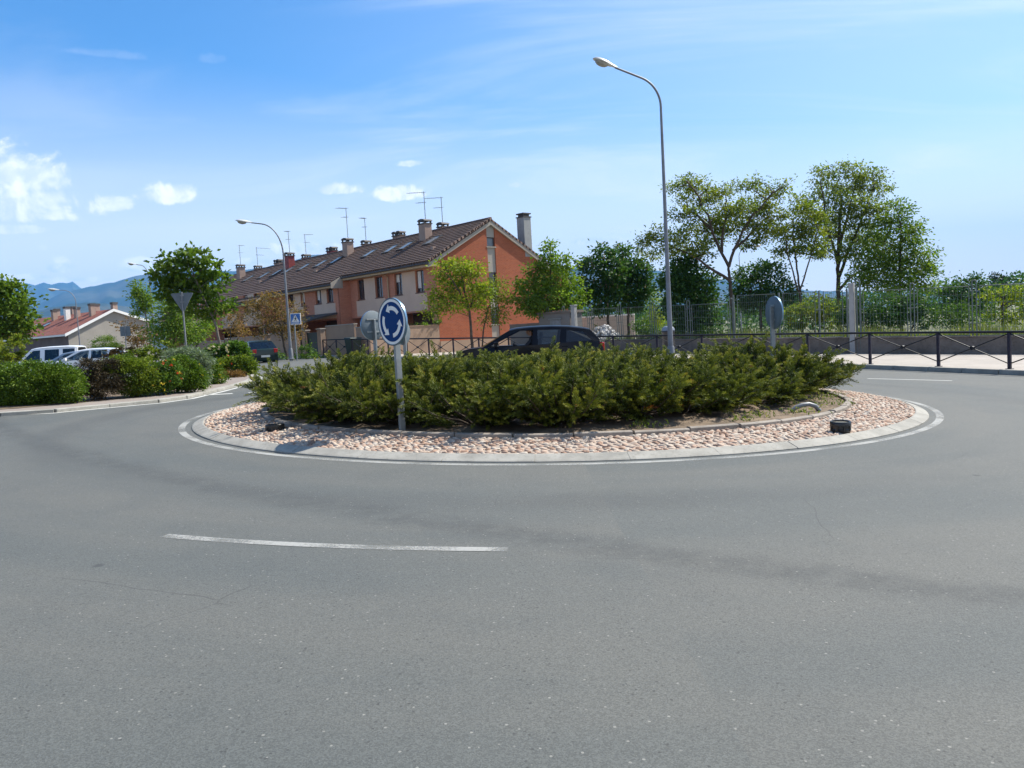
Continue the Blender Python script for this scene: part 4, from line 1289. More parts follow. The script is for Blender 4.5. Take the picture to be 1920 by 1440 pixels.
def s_of(px):
    """distance along the fence line seen at this pixel column"""
    d = pix_dir(px, 640); u = d.x / d.y
    return (F0.x - u * F0.y) / (u * FD.y - FD.x)


right_s = [s_of(px) for px in (2010, 1828, 1712, 1612)]
mid_s = [s_of(px) for px in (1590, 1538, 1463, 1378)]
left_s = [s_of(px) for px in (1373, 1293, 1226, 1164, 1109, 1059, 1030)]
mesh_fence(right_s, .70, 2.55, 'mesh fence of tall panels over the low wall right of the concrete post', .12)
mesh_fence(mid_s, .70, 2.62, 'closely barred pale fence between the concrete post and the open tree', .085, loops=False)
mesh_fence(left_s, .45, 2.3, 'mesh fence with hairpin loop posts in front of the rubble heap', .12)

cp = fpt(s_of(1601), .12, -.2)
t = thing('concrete_post', cp, 'pale square concrete post with a hooped steel bar beside the low wall', 'post')
mb = MB(); mb.box(cp + Vector((0, 0, 1.55)), (.2, .2, 3.1), math.atan2(FD.y, FD.x)); mb.build('shaft', M['post_c'], t, bevel=.012)
mb = MB(); loop_post(mb, cp - FD * .24 + Vector((0, 0, .3)), FD, 2.95); mb.build('steel_hoop', M['fence'], t, smooth=True)

# utility kiosk, grey wall, cream wall
ub = fpt(15.3, .1, 0)
t = thing('utility_kiosk', ub, 'grey rendered utility kiosk with an overhanging slab lid and a metal hatch', 'kiosk')
rzf = math.atan2(FD.y, FD.x)
kx = ub + FD * 1.25 - FN * .5
mb = MB(); mb.box(kx + Vector((0, 0, 1.0)), (2.2, 1.1, 2.3), rzf); mb.build('body', M['grey_wall'], t)
mb = MB(); mb.box(kx + Vector((0, 0, 2.215)), (2.36, 1.26, .13), rzf); mb.build('lid', M['wall_c'], t, bevel=.015)
mb = MB(); mb.box(kx + FN * .565 + Vector((0, 0, 1.5)) - FD * .1, (.75, .03, .7), rzf); hb = mb.build('hatch', M['galv_d'], t, bevel=.008)
mb = MB(); mb.box(kx + FN * .60 + Vector((0, 0, 1.88)) - FD * .1, (.9, .10, .04), rzf); mb.build('hood', M['galv'], hb)
pp = ub - FD * .14 + FN * .05
t = thing('concrete_post', pp, 'pale concrete pillar at the right side of the utility kiosk', 'post')
mb = MB(); mb.box(pp + Vector((0, 0, 1.2)), (.24, .24, 2.6), rzf); mb.build('shaft', M['post_c'], t, bevel=.012)
mb = MB(); mb.box(pp + Vector((0, 0, 2.53)), (.30, .30, .06), rzf); mb.build('cap', M['post_c'], t, bevel=.012)
gw = fpt(17.8, -.3, 0)
t = thing('garden_wall', gw, 'dark grey shaded wall running left from the utility kiosk to the brick gable', 'wall')
mb = MB(); mb.box(gw + FD * 1.1 + Vector((0, 0, .72)), (2.6, .2, 1.8), rzf); mb.build('wall_body', M['grey_wall'], t)
mb = MB(); mb.box(gw + FD * 1.1 + Vector((0, 0, 1.65)), (2.6, .26, .05), rzf); mb.build('coping', M['grey_wall'], t)
ww = at(1074, 640, 57); ww.z = gz(ww.x) + .1
t = thing('garden_wall', ww, 'cream blockwork wall with white coping right of the brick gable', 'wall')
mb = MB(); mb.box(ww + Vector((2.2, -.5, .75)), (4.6, .25, 2.6), R_(-14)); mb.build('wall_body', M['white_wall'], t)
mb = MB(); mb.box(ww + Vector((2.2, -.5, 2.1)), (4.64, .32, .1), R_(-14)); mb.build('coping', M['white'], t)


# ------------------------------------------------------------------ the brick terrace
C0 = Vector((-4.3, 48.0, 0))
RIDGE_W, RIDGE_Z, PITCH_R = 4.6, 8.72, .54
BACK_W = 11.6


def H(s, w, z): return Vector((C0.x + ROW.x * s + GAB.x * w, C0.y + ROW.y * s + GAB.y * w, z))


def roof_z(w): return RIDGE_Z - PITCH_R * abs(w - RIDGE_W)


def wall_holes(mb, s0, s1, w, z0, z1, holes, depth=.16):
    """front wall facing -w with real openings (s0,s1,z0,z1)"""
    S = sorted({s0, s1} | {h[0] for h in holes} | {h[1] for h in holes}); Z = sorted({z0, z1} | {h[2] for h in holes} | {h[3] for h in holes})
    for a, b in zip(S[:-1], S[1:]):
        for c, d in zip(Z[:-1], Z[1:]):
            m = ((a + b) / 2, (c + d) / 2)
            if any(h[0] < m[0] < h[1] and h[2] < m[1] < h[3] for h in holes): continue
            mb.face([H(b, w, c), H(a, w, c), H(a, w, d), H(b, w, d)])
    for (a, b, c, d) in holes:
        mb.face([H(a, w, c), H(b, w, c), H(b, w + depth, c), H(a, w + depth, c)]); mb.face([H(b, w, d), H(a, w, d), H(a, w + depth, d), H(b, w + depth, d)])
        mb.face([H(a, w, d), H(a, w, c), H(a, w + depth, c), H(a, w + depth, d)]); mb.face([H(b, w, c), H(b, w, d), H(b, w + depth, d), H(b, w + depth, c)])


def hbox(mb, s0, s1, w0, w1, z0, z1):
    mb.hexa([H(s1, w0, z0), H(s0, w0, z0), H(s0, w1, z0), H(s1, w1, z0), H(s1, w0, z1), H(s0, w0, z1), H(s0, w1, z1), H(s1, w1, z1)])


def window(parent, a, b, c, d, w, blind=0.0):
    dp = w + .13
    mb = MB(); f = .06
    hbox(mb, a, b, dp, dp + .05, c, c + f); hbox(mb, a, b, dp, dp + .05, d - f, d); hbox(mb, a, a + f, dp, dp + .05, c + f, d - f); hbox(mb, b - f, b, dp, dp + .05, c + f, d - f)
    m = (a + b) / 2; hbox(mb, m - .03, m + .03, dp + .003, dp + .05, c + f, d - f)
    win = mb.build('window', M['frame'], parent)
    mb = MB(); mb.face([H(b - f, dp + .03, c + f), H(a + f, dp + .03, c + f), H(a + f, dp + .03, d - f), H(b - f, dp + .03, d - f)]); mb.build('pane', M['pane'], win)
    mb = MB(); hbox(mb, a - .06, b + .06, w - .05, w + .12, c - .05, c - .002); mb.build('sill', M['frame'], win)
    if blind > 0:
        mb = MB(); hbox(mb, m + .03, b - f, dp + .012, dp + .024, d - f - (d - c) * blind, d - f - .002); mb.build('blind', M['blind'], win)


def chimney(parent, s, w, h, sw, ww, red=False, double=False):
    z0 = roof_z(w) - .4
    mb = MB()
    if double:
        hbox(mb, s - sw, s - .06, w - ww / 2, w + ww / 2, z0, roof_z(w) + h); hbox(mb, s + .06, s + sw, w - ww / 2, w + ww / 2, z0, roof_z(w) + h)
    else: hbox(mb, s - sw / 2, s + sw / 2, w - ww / 2, w + ww / 2, z0, roof_z(w) + h)
    c = mb.build('chimney', M['chim_red'] if red else M['chim'], parent, bevel=.02)
    mb = MB(); zt = roof_z(w) + h
    sp = [(s - sw, s - .06), (s + .06, s + sw)] if double else [(s - sw / 2, s + sw / 2)]
    for (a, b) in sp:
        hbox(mb, a - .05, b + .05, w - ww / 2 - .05, w + ww / 2 + .05, zt + .002, zt + .07)
        for (q, r) in ((a + .05, w - ww / 2 + .05), (b - .05, w - ww / 2 + .05), (a + .05, w + ww / 2 - .05), (b - .05, w + ww / 2 - .05)):
            hbox(mb, q - .05, q + .05, r - .05, r + .05, zt + .07, zt + .22)
        # rounded hood
        K = 6; mid = (a + b) / 2; hw = (b - a) / 2 + .05
        for k in range(K):
            a0 = math.pi * k / K; a1 = math.pi * (k + 1) / K
            mb.hexa([H(mid + hw * math.cos(a0), w - ww / 2 - .05, zt + .22), H(mid + hw * math.cos(a1), w - ww / 2 - .05, zt + .22), H(mid + hw * math.cos(a1), w + ww / 2 + .05, zt + .22), H(mid + hw * math.cos(a0), w + ww / 2 + .05, zt + .22),
                     H(mid + hw * math.cos(a0), w - ww / 2 - .05, zt + .23 + .14 * math.sin(a0)), H(mid + hw * math.cos(a1), w - ww / 2 - .05, zt + .23 + .14 * math.sin(a1)), H(mid + hw * math.cos(a1), w + ww / 2 + .05, zt + .23 + .14 * math.sin(a1)), H(mid + hw * math.cos(a0), w + ww / 2 + .05, zt + .23 + .14 * math.sin(a0))])
    mb.build('chimney_hood', M['chim_cap'], c)
    return c


def antenna(parent, s, w, z0, h, yaw=0.0, n=7):
    mb = MB(); b = H(s, w, z0); top = b + Vector((0, 0, h)); mb.tube([b, top], .024, 6)
    for (zz, ln, nn) in ((h - .06, 1.35, 9), (h - .75, .7, 5)):
        d = Vector((math.cos(yaw), math.sin(yaw), .10)); e = Vector((-math.sin(yaw), math.cos(yaw), 0)); c = b + Vector((0, 0, zz))
        mb.tube([c + d * .12, c - d * ln], .013, 5)
        for k in range(nn):
            q = c - d * (ln * k / nn - .05); mb.tube([q - e * .2, q + e * .2], .007, 4, False)
    mb.build('antenna', M['galv_d'], parent)


def skylight(parent, s, w):
    n = (H(0, 0, 0) - H(0, 1, PITCH_R)).cross(H(1, 0, 0) - H(0, 0, 0)).normalized()
    if n.z < 0: n = -n
    up = (H(0, 1, PITCH_R) - H(0, 0, 0)).normalized(); r = ROW.copy(); c = H(s, w, roof_z(w)) + n * .06
    mb = MB()
    for (a, b, x, y) in ((-.45, .45, -.65, -.57), (-.45, .45, .57, .65), (-.45, -.37, -.57, .57), (.37, .45, -.57, .57)):
        P = [c + r * a + up * x, c + r * b + up * x, c + r * b + up * y, c + r * a + up * y]
        mb.slab([p + n * .05 for p in P], .16, n)
    f = mb.build('skylight', M['chim_cap'], parent)
    mb = MB(); mb.face([c + r * a + up * b + n * .02 for a, b in ((-.37, -.57), (.37, -.57), (.37, .57), (-.37, .57))]); mb.build('pane', M['sky_pane'], f)


BLOCK_W = [0.0, -.9, -1.8, -2.7]
WIN = [(1.75, 4.15), (6.5, 8.8), (11.6, 13.3), (15.6, 17.7), (21.9, 24.0), (26.3, 28.5), (32.0, 34.2), (36.5, 38.6)]
HOUSE_L = ['end terraced house with an orange brick gable wall facing the crossing',
           'second house of the brick terrace counted from the orange gable, drainpipe beside its two windows',
           'third terraced house from the orange gable, with the dark porch canopy',
           'fourth terraced house from the orange gable, twin red and beige chimneys on the ridge',
           'fifth terraced house, with a red wrapped chimney rising behind the bronze tree',
           'sixth terraced house from the gable, largely hidden by the bronze tree',
           'seventh terraced house, low on the left behind the dark leafy tree',
           'last terraced house at the far left end of the brown tiled roof']


def terrace():
    DW = 5.1
    for i in range(8):
        s0, s1 = i * 5.15, (i + 1) * 5.15
        blk = i // 2; w0 = BLOCK_W[blk]; ex = .15 if i == 0 else 0.0
        xg = H((s0 + s1) / 2, 5, 0).x; base = H(s0, w0, gz(xg))
        t = thing('terraced_house', base, HOUSE_L[i], 'house', 'houses of the brick terrace')
        zb = gz(xg) - .6; ze = roof_z(w0) - .06
        # front wall
        mb = MB(); holes = [(c - .45, c + .45, 4.1, 5.5) for c in WIN[i]]
        za = 2.85
        wall_holes(mb, s0 + .002, s1 - .002, w0, za, ze, holes)
        
        # underside of the jetty, recessed ground floor, side piers
        mb.face([H(s0, w0, za), H(s1, w0, za), H(s1, w0 + 1.7, za), H(s0, w0 + 1.7, za)])
        hbox(mb, s0 + .002, s0 + .55, w0, w0 + 1.7, zb, za - .002)
        # side wall where a block steps forward
        if i % 2 == 0 and i > 0:
            mb.slab([H(s0 - .002, w0, zb), H(s0 - .002, BLOCK_W[blk - 1] + .05, zb), H(s0 - .002, BLOCK_W[blk - 1] + .05, roof_z(BLOCK_W[blk - 1]) - .12), H(s0 - .002, w0, ze)], .2, -ROW)
        mb.build('wall', M['brick_f'], t)
        mb = MB()
        zbk = roof_z(BACK_W) - .06
        mb.face([H(s0, BACK_W, zb), H(s1, BACK_W, zb), H(s1, BACK_W, zbk), H(s0, BACK_W, zbk)])
        if i == 7:
            mb.face([H(s1, w0, zb), H(s1, w0, ze), H(s1, RIDGE_W, RIDGE_Z - .1), H(s1, BACK_W, zbk), H(s1, BACK_W, zb)])
        mb.build('back_wall', M['brick_f'], t)
        mb = MB(); mb.face([H(s1, w0 + 1.7, zb), H(s0, w0 + 1.7, zb), H(s0, w0 + 1.7, za), H(s1, w0 + 1.7, za)]); mb.build('ground_floor_wall', M['porch_shade'], t)
        mb = MB(); a = s0 + 1.3
        hbox(mb, a, a + .95, w0 + 1.60, w0 + 1.66, zb, gz(xg) + 2.3); mb.build('door', M['frame'], t)
        # render panels: a band under the windows and an infill between them
        mb = MB(); c0, c1 = WIN[i]
        lo, hi = min(c0 - .7, c1 - .7), c1 + .7
        lo = max(lo, s0 + .35); hi = min(hi, s1 - .35)
        hbox(mb, lo, hi, w0 - .022, w0 + .02, 2.95, 4.04); hbox(mb, c0 + .452, c1 - .452, w0 - .022, w0 + .02, 4.04, 5.50)
        mb.build('render_panel', M['render'], t)
        for q, c in enumerate(WIN[i]): window(t, c - .45, c + .45, 4.1, 5.5, w0, (.75 if (i + q) % 3 == 0 else (.35 if (i * 2 + q) % 4 == 1 else 0)))
        # roof
        ew = w0 - .62; bw = BACK_W + .45; th = .13
        mb = MB()
        A, B = H(s0 - ex, ew, roof_z(ew)), H(s1, ew, roof_z(ew)); Cc, D = H(s1, RIDGE_W, RIDGE_Z), H(s0 - ex, RIDGE_W, RIDGE_Z)
        nf = (B - A).cross(D - A).normalized(); nf = nf if nf.z > 0 else -nf
        nr_ = 18
        for q in range(nr_):                       # courses of tiles, each lapping the one below
            u0 = q / nr_; u1 = (q + 1) / nr_
            p0, p1 = A.lerp(D, u0) + nf * .045, B.lerp(Cc, u0) + nf * .045
            p2, p3 = B.lerp(Cc, u1) + nf * .004, A.lerp(D, u1) + nf * .004
            mb.face([p0, p1, p2, p3]); mb.face([p1, p0, A.lerp(D, u0) - nf * .03, B.lerp(Cc, u0) - nf * .03])
        mb.slab([A - nf * .03, D - nf * .03, Cc - nf * .03, B - nf * .03], th - .03, nf)
        E, F = H(s0 - ex, bw, roof_z(bw)), H(s1, bw, roof_z(bw)); nb = (D - E).cross(F - E).normalized(); nb = nb if nb.z > 0 else -nb
        mb.slab([D, E, F, Cc], th, nb)
        roof = mb.build('roof', M['tile'], t)
        mb = MB(); mb.tube([H(s0 - ex, RIDGE_W, RIDGE_Z + .0), H(s1, RIDGE_W, RIDGE_Z + .0)], .10, 8); mb.build('ridge_tiles', M['tile'], roof)
        # rolled tile ends along the verge of the gable end
        if i == 0:
            mb = MB()
            for k in range(16):
                u = (k + .5) / 16; w = ew + (RIDGE_W - ew) * u; c = H(-ex - .03, w, roof_z(w) + .03); d = (D - A).normalized()
                mb.slab([c + d * .17 + nf * .05 - ROW * -.10, c - d * .12 + nf * .05 - ROW * -.10, c - d * .12 + nf * .05 + ROW * -.05, c + d * .17 + nf * .05 + ROW * -.05], .14, nf)
            mb.build('verge_tiles', M['tile'], roof)
        mb = MB(); hbox(mb, s0 - ex + .02, s1 - .002, ew + .02, w0 + .0, roof_z(ew) - .34, roof_z(ew) - .16); mb.build('eave', M['cream'], t)
        mb = MB(); mb.tube([H(s0 - ex, ew - .05, roof_z(ew) - .16), H(s1, ew - .05, roof_z(ew) - .16)], .065, 8); mb.build('gutter', M['chim_cap'], t)
        if i % 2 == 1:
            mb = MB(); x = s0 + .12; mb.tube([H(x, ew, roof_z(ew) - .2), H(x, w0 - .08, roof_z(ew) - .55), H(x, w0 - .08, gz(xg) + .1)], .045, 8); mb.build('drainpipe', M['cream'], t, smooth=True)
        if i % 2 == 0 and i > 0:
            mb = MB(); mb.slab([H(s0 - .04, ew, roof_z(ew) - .02), H(s0 - .04, ew, roof_z(ew) - .40), H(s0 - .04, ew + .95, roof_z(ew) - .40), H(s0 - .04, ew + .95, roof_z(ew + .95) - .02)], .06, -ROW); mb.build('eave_end', M['strip'], t)
        # ornaments on the roof
        big = {1: (5.45, False), 3: (15.9, False), 5: (26.0, True), 7: (36.6, False)}
        if i in big:
            s_, red = big[i]; c = chimney(t, s_, 3.4, .95, .72, .62, red)
            antenna(c, s_ - .1, 3.4, roof_z(3.4) + 1.2, 2.0 + .5 * (i == 3), R_(20 + 15 * i))
        if i in (1, 3, 5, 7):
            c = chimney(t, s0 + .75, 5.3, .62, .62, .6, i == 5)
            antenna(c, s0 + .75, 5.3, roof_z(5.3) + .9, 1.9, R_(10 + 25 * i))
        if i in (2, 4, 6): chimney(t, s0 + 1.2, 5.3, .72, .52, .5, i == 4, True)
        for s_ in {0: (3.6,), 1: (6.7, 8.6), 2: (11.5,), 3: (16.5, 18.9), 4: (21.8, 24.6), 5: (27, 29.6), 6: (33,), 7: (38,)}[i]: skylight(t, s_, 2.6)
        if i in (0, 3, 5):
            mb = MB(); hbox(mb, s0 + 1.5, s0 + 1.75, 1.0, 1.25, roof_z(1.0) - .1, roof_z(1.1) + .16); mb.build('roof_vent', M['chim'], t)
        if i == 0: gable_end(t, zb)
        if i == 2:
            # porch canopy reaching into the front yard, shared look with its neighbour
            mb = MB(); a, b = s0 + .4, s1 + 1.6
            P = [H(a, w0 - 3.0, 2.75), H(b, w0 - 3.0, 2.75), H(b, w0 - .02, 3.35), H(a, w0 - .02, 3.35)]
            nn = (P[1] - P[0]).cross(P[3] - P[0]).normalized(); nn = nn if nn.z > 0 else -nn
            mb.slab(P, .12, nn); cn = mb.build('porch_canopy', M['chim_cap'], t)
            mb = MB()
            for q in (a + .2, (a + b) / 2, b - .2): hbox(mb, q - .07, q + .07, w0 - 2.75, w0 - 2.61, zb + .5, 2.68)
            mb.build('canopy_post', M['galv_d'], cn)
            mb = MB(); hbox(mb, a, b, w0 - 3.05, w0 - 3.0, 2.56, 2.70); mb.build('fascia', M['cream'], cn)


def gable_end(t, zb):
    zt = lambda w: roof_z(w) - .08
    sw0, sw1 = 4.28, 4.98
    mb = MB()

    def G(w, z, o=0.0): return H(-o, w, z)
    mb.face([G(0, zb), G(sw0, zb), G(sw0, zt(sw0)), G(0, zt(0))])
    mb.face([G(sw1, zb), G(BACK_W, zb), G(BACK_W, zt(BACK_W)), G(sw1, zt(sw1))])
    for w in (sw0, sw1): mb.face([G(w, zb), G(w, zb, -.12), G(w, zt(w), -.12), G(w, zt(w))])
    mb.build('gable_wall', M['brick'], t)
    wins = [(1.85, 2.75), (4.25, 5.25), (6.92, 7.52)]
    zz = zb
    for (a, b) in wins + [(zt(RIDGE_W), None)]:
        mb = MB(); mb.face([G(sw0, zz, -.06), G(sw1, zz, -.06), G(sw1, a, -.06), G(sw0, a, -.06)]); zz = b
        mb.build('render_strip', M['strip'], t)
    for (a, b) in wins:
        mb = MB()
        for (x0, x1, y0, y1) in ((sw0, sw1, a, a + .05), (sw0, sw1, b - .05, b), (sw0, sw0 + .05, a + .05, b - .05), (sw1 - .05, sw1, a + .05, b - .05)):
            mb.slab([G(x0, y0, -.12), G(x1, y0, -.12), G(x1, y1, -.12), G(x0, y1, -.12)], .05, -ROW)
        wn = mb.build('window', M['chim_cap'], t)
        mb = MB(); mb.face([G(sw0 + .05, a + .05, -.15), G(sw1 - .05, a + .05, -.15), G(sw1 - .05, b - .05, -.15), G(sw0 + .05, b - .05, -.15)]); mb.build('pane', M['sky_pane'] if a > 6 else M['pane'], wn)
        mb = MB(); mb.slab([G(sw0 - .06, a - .07, .03), G(sw1 + .06, a - .07, .03), G(sw1 + .06, a, .03), G(sw0 - .06, a, .03)], .2, -ROW); mb.build('sill', M['strip'], wn)
    # verge boards under the roof edge
    mb = MB()
    for (wa, wb) in ((-.62, RIDGE_W), (BACK_W + .45, RIDGE_W)):
        P = [G(wa, roof_z(wa) - .14, .13), G(wb, roof_z(wb) - .14, .13), G(wb, roof_z(wb) - .40, .13), G(wa, roof_z(wa) - .40, .13)]
        mb.slab(P, .12, -ROW)
    mb.build('verge_board', M['strip'], t)
    # plinth and tall chimney on the back slope
    mb = MB(); mb.slab([G(-.0, zb, .05), G(BACK_W, zb, .05), G(BACK_W, .95, .05), G(0, .95, .05)], .05, -ROW); mb.build('plinth', M['beige_wall'], t)
    mb = MB(); hbox(mb, -.02, .68, 7.66, 8.34, roof_z(8.1) - .5, 9.0); c = mb.build('chimney', M['post_c'], t, bevel=.02)
    mb = MB(); hbox(mb, -.06, .72, 7.62, 8.38, 9.002, 9.07); hbox(mb, .05, .61, 7.74, 8.26, 9.07, 9.22); hbox(mb, -.04, .70, 7.64, 8.36, 9.222, 9.30); mb.build('chimney_hood', M['chim_cap'], c)


terrace()


# front garden walls along the street and beside the gable
def garden_walls():
    Q = H(0, -5.0, 0)
    base = Vector((Q.x, Q.y, gz(Q.x)))
    # wall in line with the gable
    t = thing('garden_wall', base, 'sunlit beige garden wall joining the brick gable, plants along its top', 'wall')
    a, b = H(.1, -5.0, 0), H(.1, -.02, 0); z = gz(a.x)
    mb = MB(); mb.slab([H(0, -5.0, z - .3), H(0, -.01, z - .3), H(0, -.01, 1.95), H(0, -5.0, 1.95)], .22, -ROW); mb.build('wall_body', M['beige_wall'], t)
    mb = MB(); mb.slab([H(-.03, -5.0, 1.952), H(-.03, -.01, 1.952), H(-.03, -.01, 2.0), H(-.03, -5.0, 2.0)], .28, -ROW); mb.build('coping', M['beige_wall'], t)
    runs = [(.3, 1.5, 1.75, 'beige_wall', 'short shaded garden wall at the corner behind the round sign backs'), (1.7, 5.1, 1.95, 'beige_wall', 'broad brown beige garden wall left of the round sign backs'),
            (9.0, 13.0, 1.75, 'beige_wall', 'garden wall just behind the bronze tree trunk and green car'), (14.2, 20, 1.7, 'beige_wall', 'garden wall stretch beyond the dark green car'), (21.2, 30, 1.65, 'beige_wall', 'farthest low garden wall behind the leaning tree trunk')]
    for (s0, s1, h, m, lab) in runs:
        p = H(s0, -5, 0); z = gz(p.x); base = Vector((p.x, p.y, z))
        t = thing('garden_wall', base, lab, 'wall')
        mb = MB(); hbox(mb, s0, s1, -5.0, -4.8, z - .3, z + h); mb.build('wall_body', M[m], t)
        mb = MB(); hbox(mb, s0 - .03, s1 + .03, -5.03, -4.77, z + h + .002, z + h + .06); mb.build('coping', M['strip'], t)
    labs = ['beige gate pillar right of the green gate', 'beige gate pillar left of the green gate', 'pale gate pillar behind the dark green car', 'slim pale gate pillar between garden walls at far left']
    for (s, lab) in zip((5.9, 8.0, 13.6, 20.6), labs):
        p = H(s, -5, 0); z = gz(p.x); base = Vector((p.x, p.y, z))
        t = thing('gate_pillar', base, lab, 'pillar', 'gate pillars of the terrace gardens')
        mb = MB(); hbox(mb, s - .22, s + .22, -5.08, -4.72, z - .2, z + 1.75); mb.build('shaft', M['beige_wall'], t, bevel=.015)
        mb = MB(); hbox(mb, s - .27, s + .27, -5.13, -4.67, z + 1.752, z + 1.83); mb.build('cap', M['strip'], t, bevel=.015)
    p = H(6.95, -4.9, 0); z = gz(p.x); t = thing('garden_gate', Vector((p.x, p.y, z)), 'dark green metal garden gate between two beige pillars', 'gate')
    mb = MB(); hbox(mb, 6.15, 7.76, -4.93, -4.87, z + .05, z + .12); hbox(mb, 6.15, 7.76, -4.93, -4.87, z + 1.55, z + 1.62); hbox(mb, 6.15, 6.22, -4.93, -4.87, z + .12, z + 1.55); hbox(mb, 7.69, 7.76, -4.93, -4.87, z + .12, z + 1.55)
    mb.build('gate_frame', M['green_d'], t)
    mb = MB(); hbox(mb, 6.22, 7.69, -4.91, -4.89, z + .12, z + 1.55); mb.build('gate_panel', M['green_d'], t)


garden_walls()


# rows of houses far left
def far_house():
    c = at(130, 655, 100); base = Vector((c.x, c.y, .1))
    rd = Vector((-.79, .617, 0)).normalized(); gd = Vector((.617, .79, 0)).normalized()
    t = thing('far_house', base, 'low house with red tiled roof and blank grey gable behind the parked cars', 'house')

    def P(s, w, z): return Vector((c.x, c.y, 0)) + rd * s + gd * w + Vector((0, 0, z))
    W = 11.0; pk = 5.9; ze = 4.3; zp = at(202, 580, 100 + pk * .79).z; zr = at(250, 604, 100 + W * .79).z; Ls = 24
    mb = MB(); mb.face([P(0, 0, -.2), P(0, W, -.2), P(0, W, zr - .1), P(0, pk, zp - .12), P(0, 0, ze - .1)]); mb.build('gable_wall', M['house2_wall'], t)
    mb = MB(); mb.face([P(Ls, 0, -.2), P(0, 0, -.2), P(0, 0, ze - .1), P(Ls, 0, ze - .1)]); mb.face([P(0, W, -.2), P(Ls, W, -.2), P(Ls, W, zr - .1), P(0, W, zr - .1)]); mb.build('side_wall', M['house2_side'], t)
    mb = MB(); e = .35; sl = (zp - ze) / pk; sr = (zp - zr) / (W - pk)
    mb.slab([P(-e, -.5, ze - .5 * sl), P(-e, pk, zp), P(Ls, pk, zp), P(Ls, -.5, ze - .5 * sl)], .15, Vector((0, 0, 1)))
    mb.slab([P(-e, pk, zp), P(-e, W + .4, zr - .4 * sr), P(Ls, W + .4, zr - .4 * sr), P(Ls, pk, zp)], .15, Vector((0, 0, 1)))
    roof = mb.build('roof', M['tile_red'], t)
    mb = MB()
    for (a, b, za, zb_) in ((-.5, pk, ze - .5 * sl, zp), (pk, W + .4, zp, zr - .4 * sr)):
        mb.slab([P(-e - .06, a, za + .03), P(-e - .06, b, zb_ + .03), P(-e - .06, b, zb_ - .32), P(-e - .06, a, za - .32)], .12, -rd)
    mb.build('verge_board', M['white'], t)
    mb = MB(); mb.slab([P(-e, -.55, ze - .5 * sl - .02), P(Ls, -.55, ze - .5 * sl - .02), P(Ls, -.55, ze - .5 * sl - .25), P(-e, -.55, ze - .5 * sl - .25)], .1, -gd); mb.build('eave', M['white'], t)
    for k, (s, w, h, m) in enumerate(((.5, 6.4, .9, 'chim'), (3.0, 4.6, 1.3, 'chim'), (5.2, 6.2, .9, 'chim'), (7.6, 4.6, 1.1, 'chim'), (9.8, 4.2, 1.5, 'white'), (12.5, 6.2, 1.0, 'chim'), (15.0, 4.6, 1.2, 'chim'), (18, 6.2, 1.0, 'chim'))):
        z0 = zp - abs(w - pk) * sl; mb = MB()
        q = [P(s - .34, w - .3, z0 - .4), P(s + .34, w - .3, z0 - .4), P(s + .34, w + .3, z0 - .4), P(s - .34, w + .3, z0 - .4)]
        mb.hexa(q + [v + Vector((0, 0, h + .4)) for v in q]); ch = mb.build('chimney', M[m], t)
        mb = MB(); q = [P(s - .40, w - .36, z0 + h + .003), P(s + .40, w - .36, z0 + h + .003), P(s + .40, w + .36, z0 + h + .003), P(s - .40, w + .36, z0 + h + .003)]; mb.hexa(q + [v + Vector((0, 0, .28)) for v in q]); mb.build('chimney_hood', M['chim_cap'], ch)
    for s in (13, 17, 20.5):
        mb = MB(); w = 2.2; z0 = ze + w * sl
        mb.slab([P(s, w, z0 + .1), P(s + .9, w, z0 + .1), P(s + .9, w + 1.1, z0 + 1.1 * sl + .1), P(s, w + 1.1, z0 + 1.1 * sl + .1)], .08); mb.build('skylight', M['sky_pane'], t)


far_house()


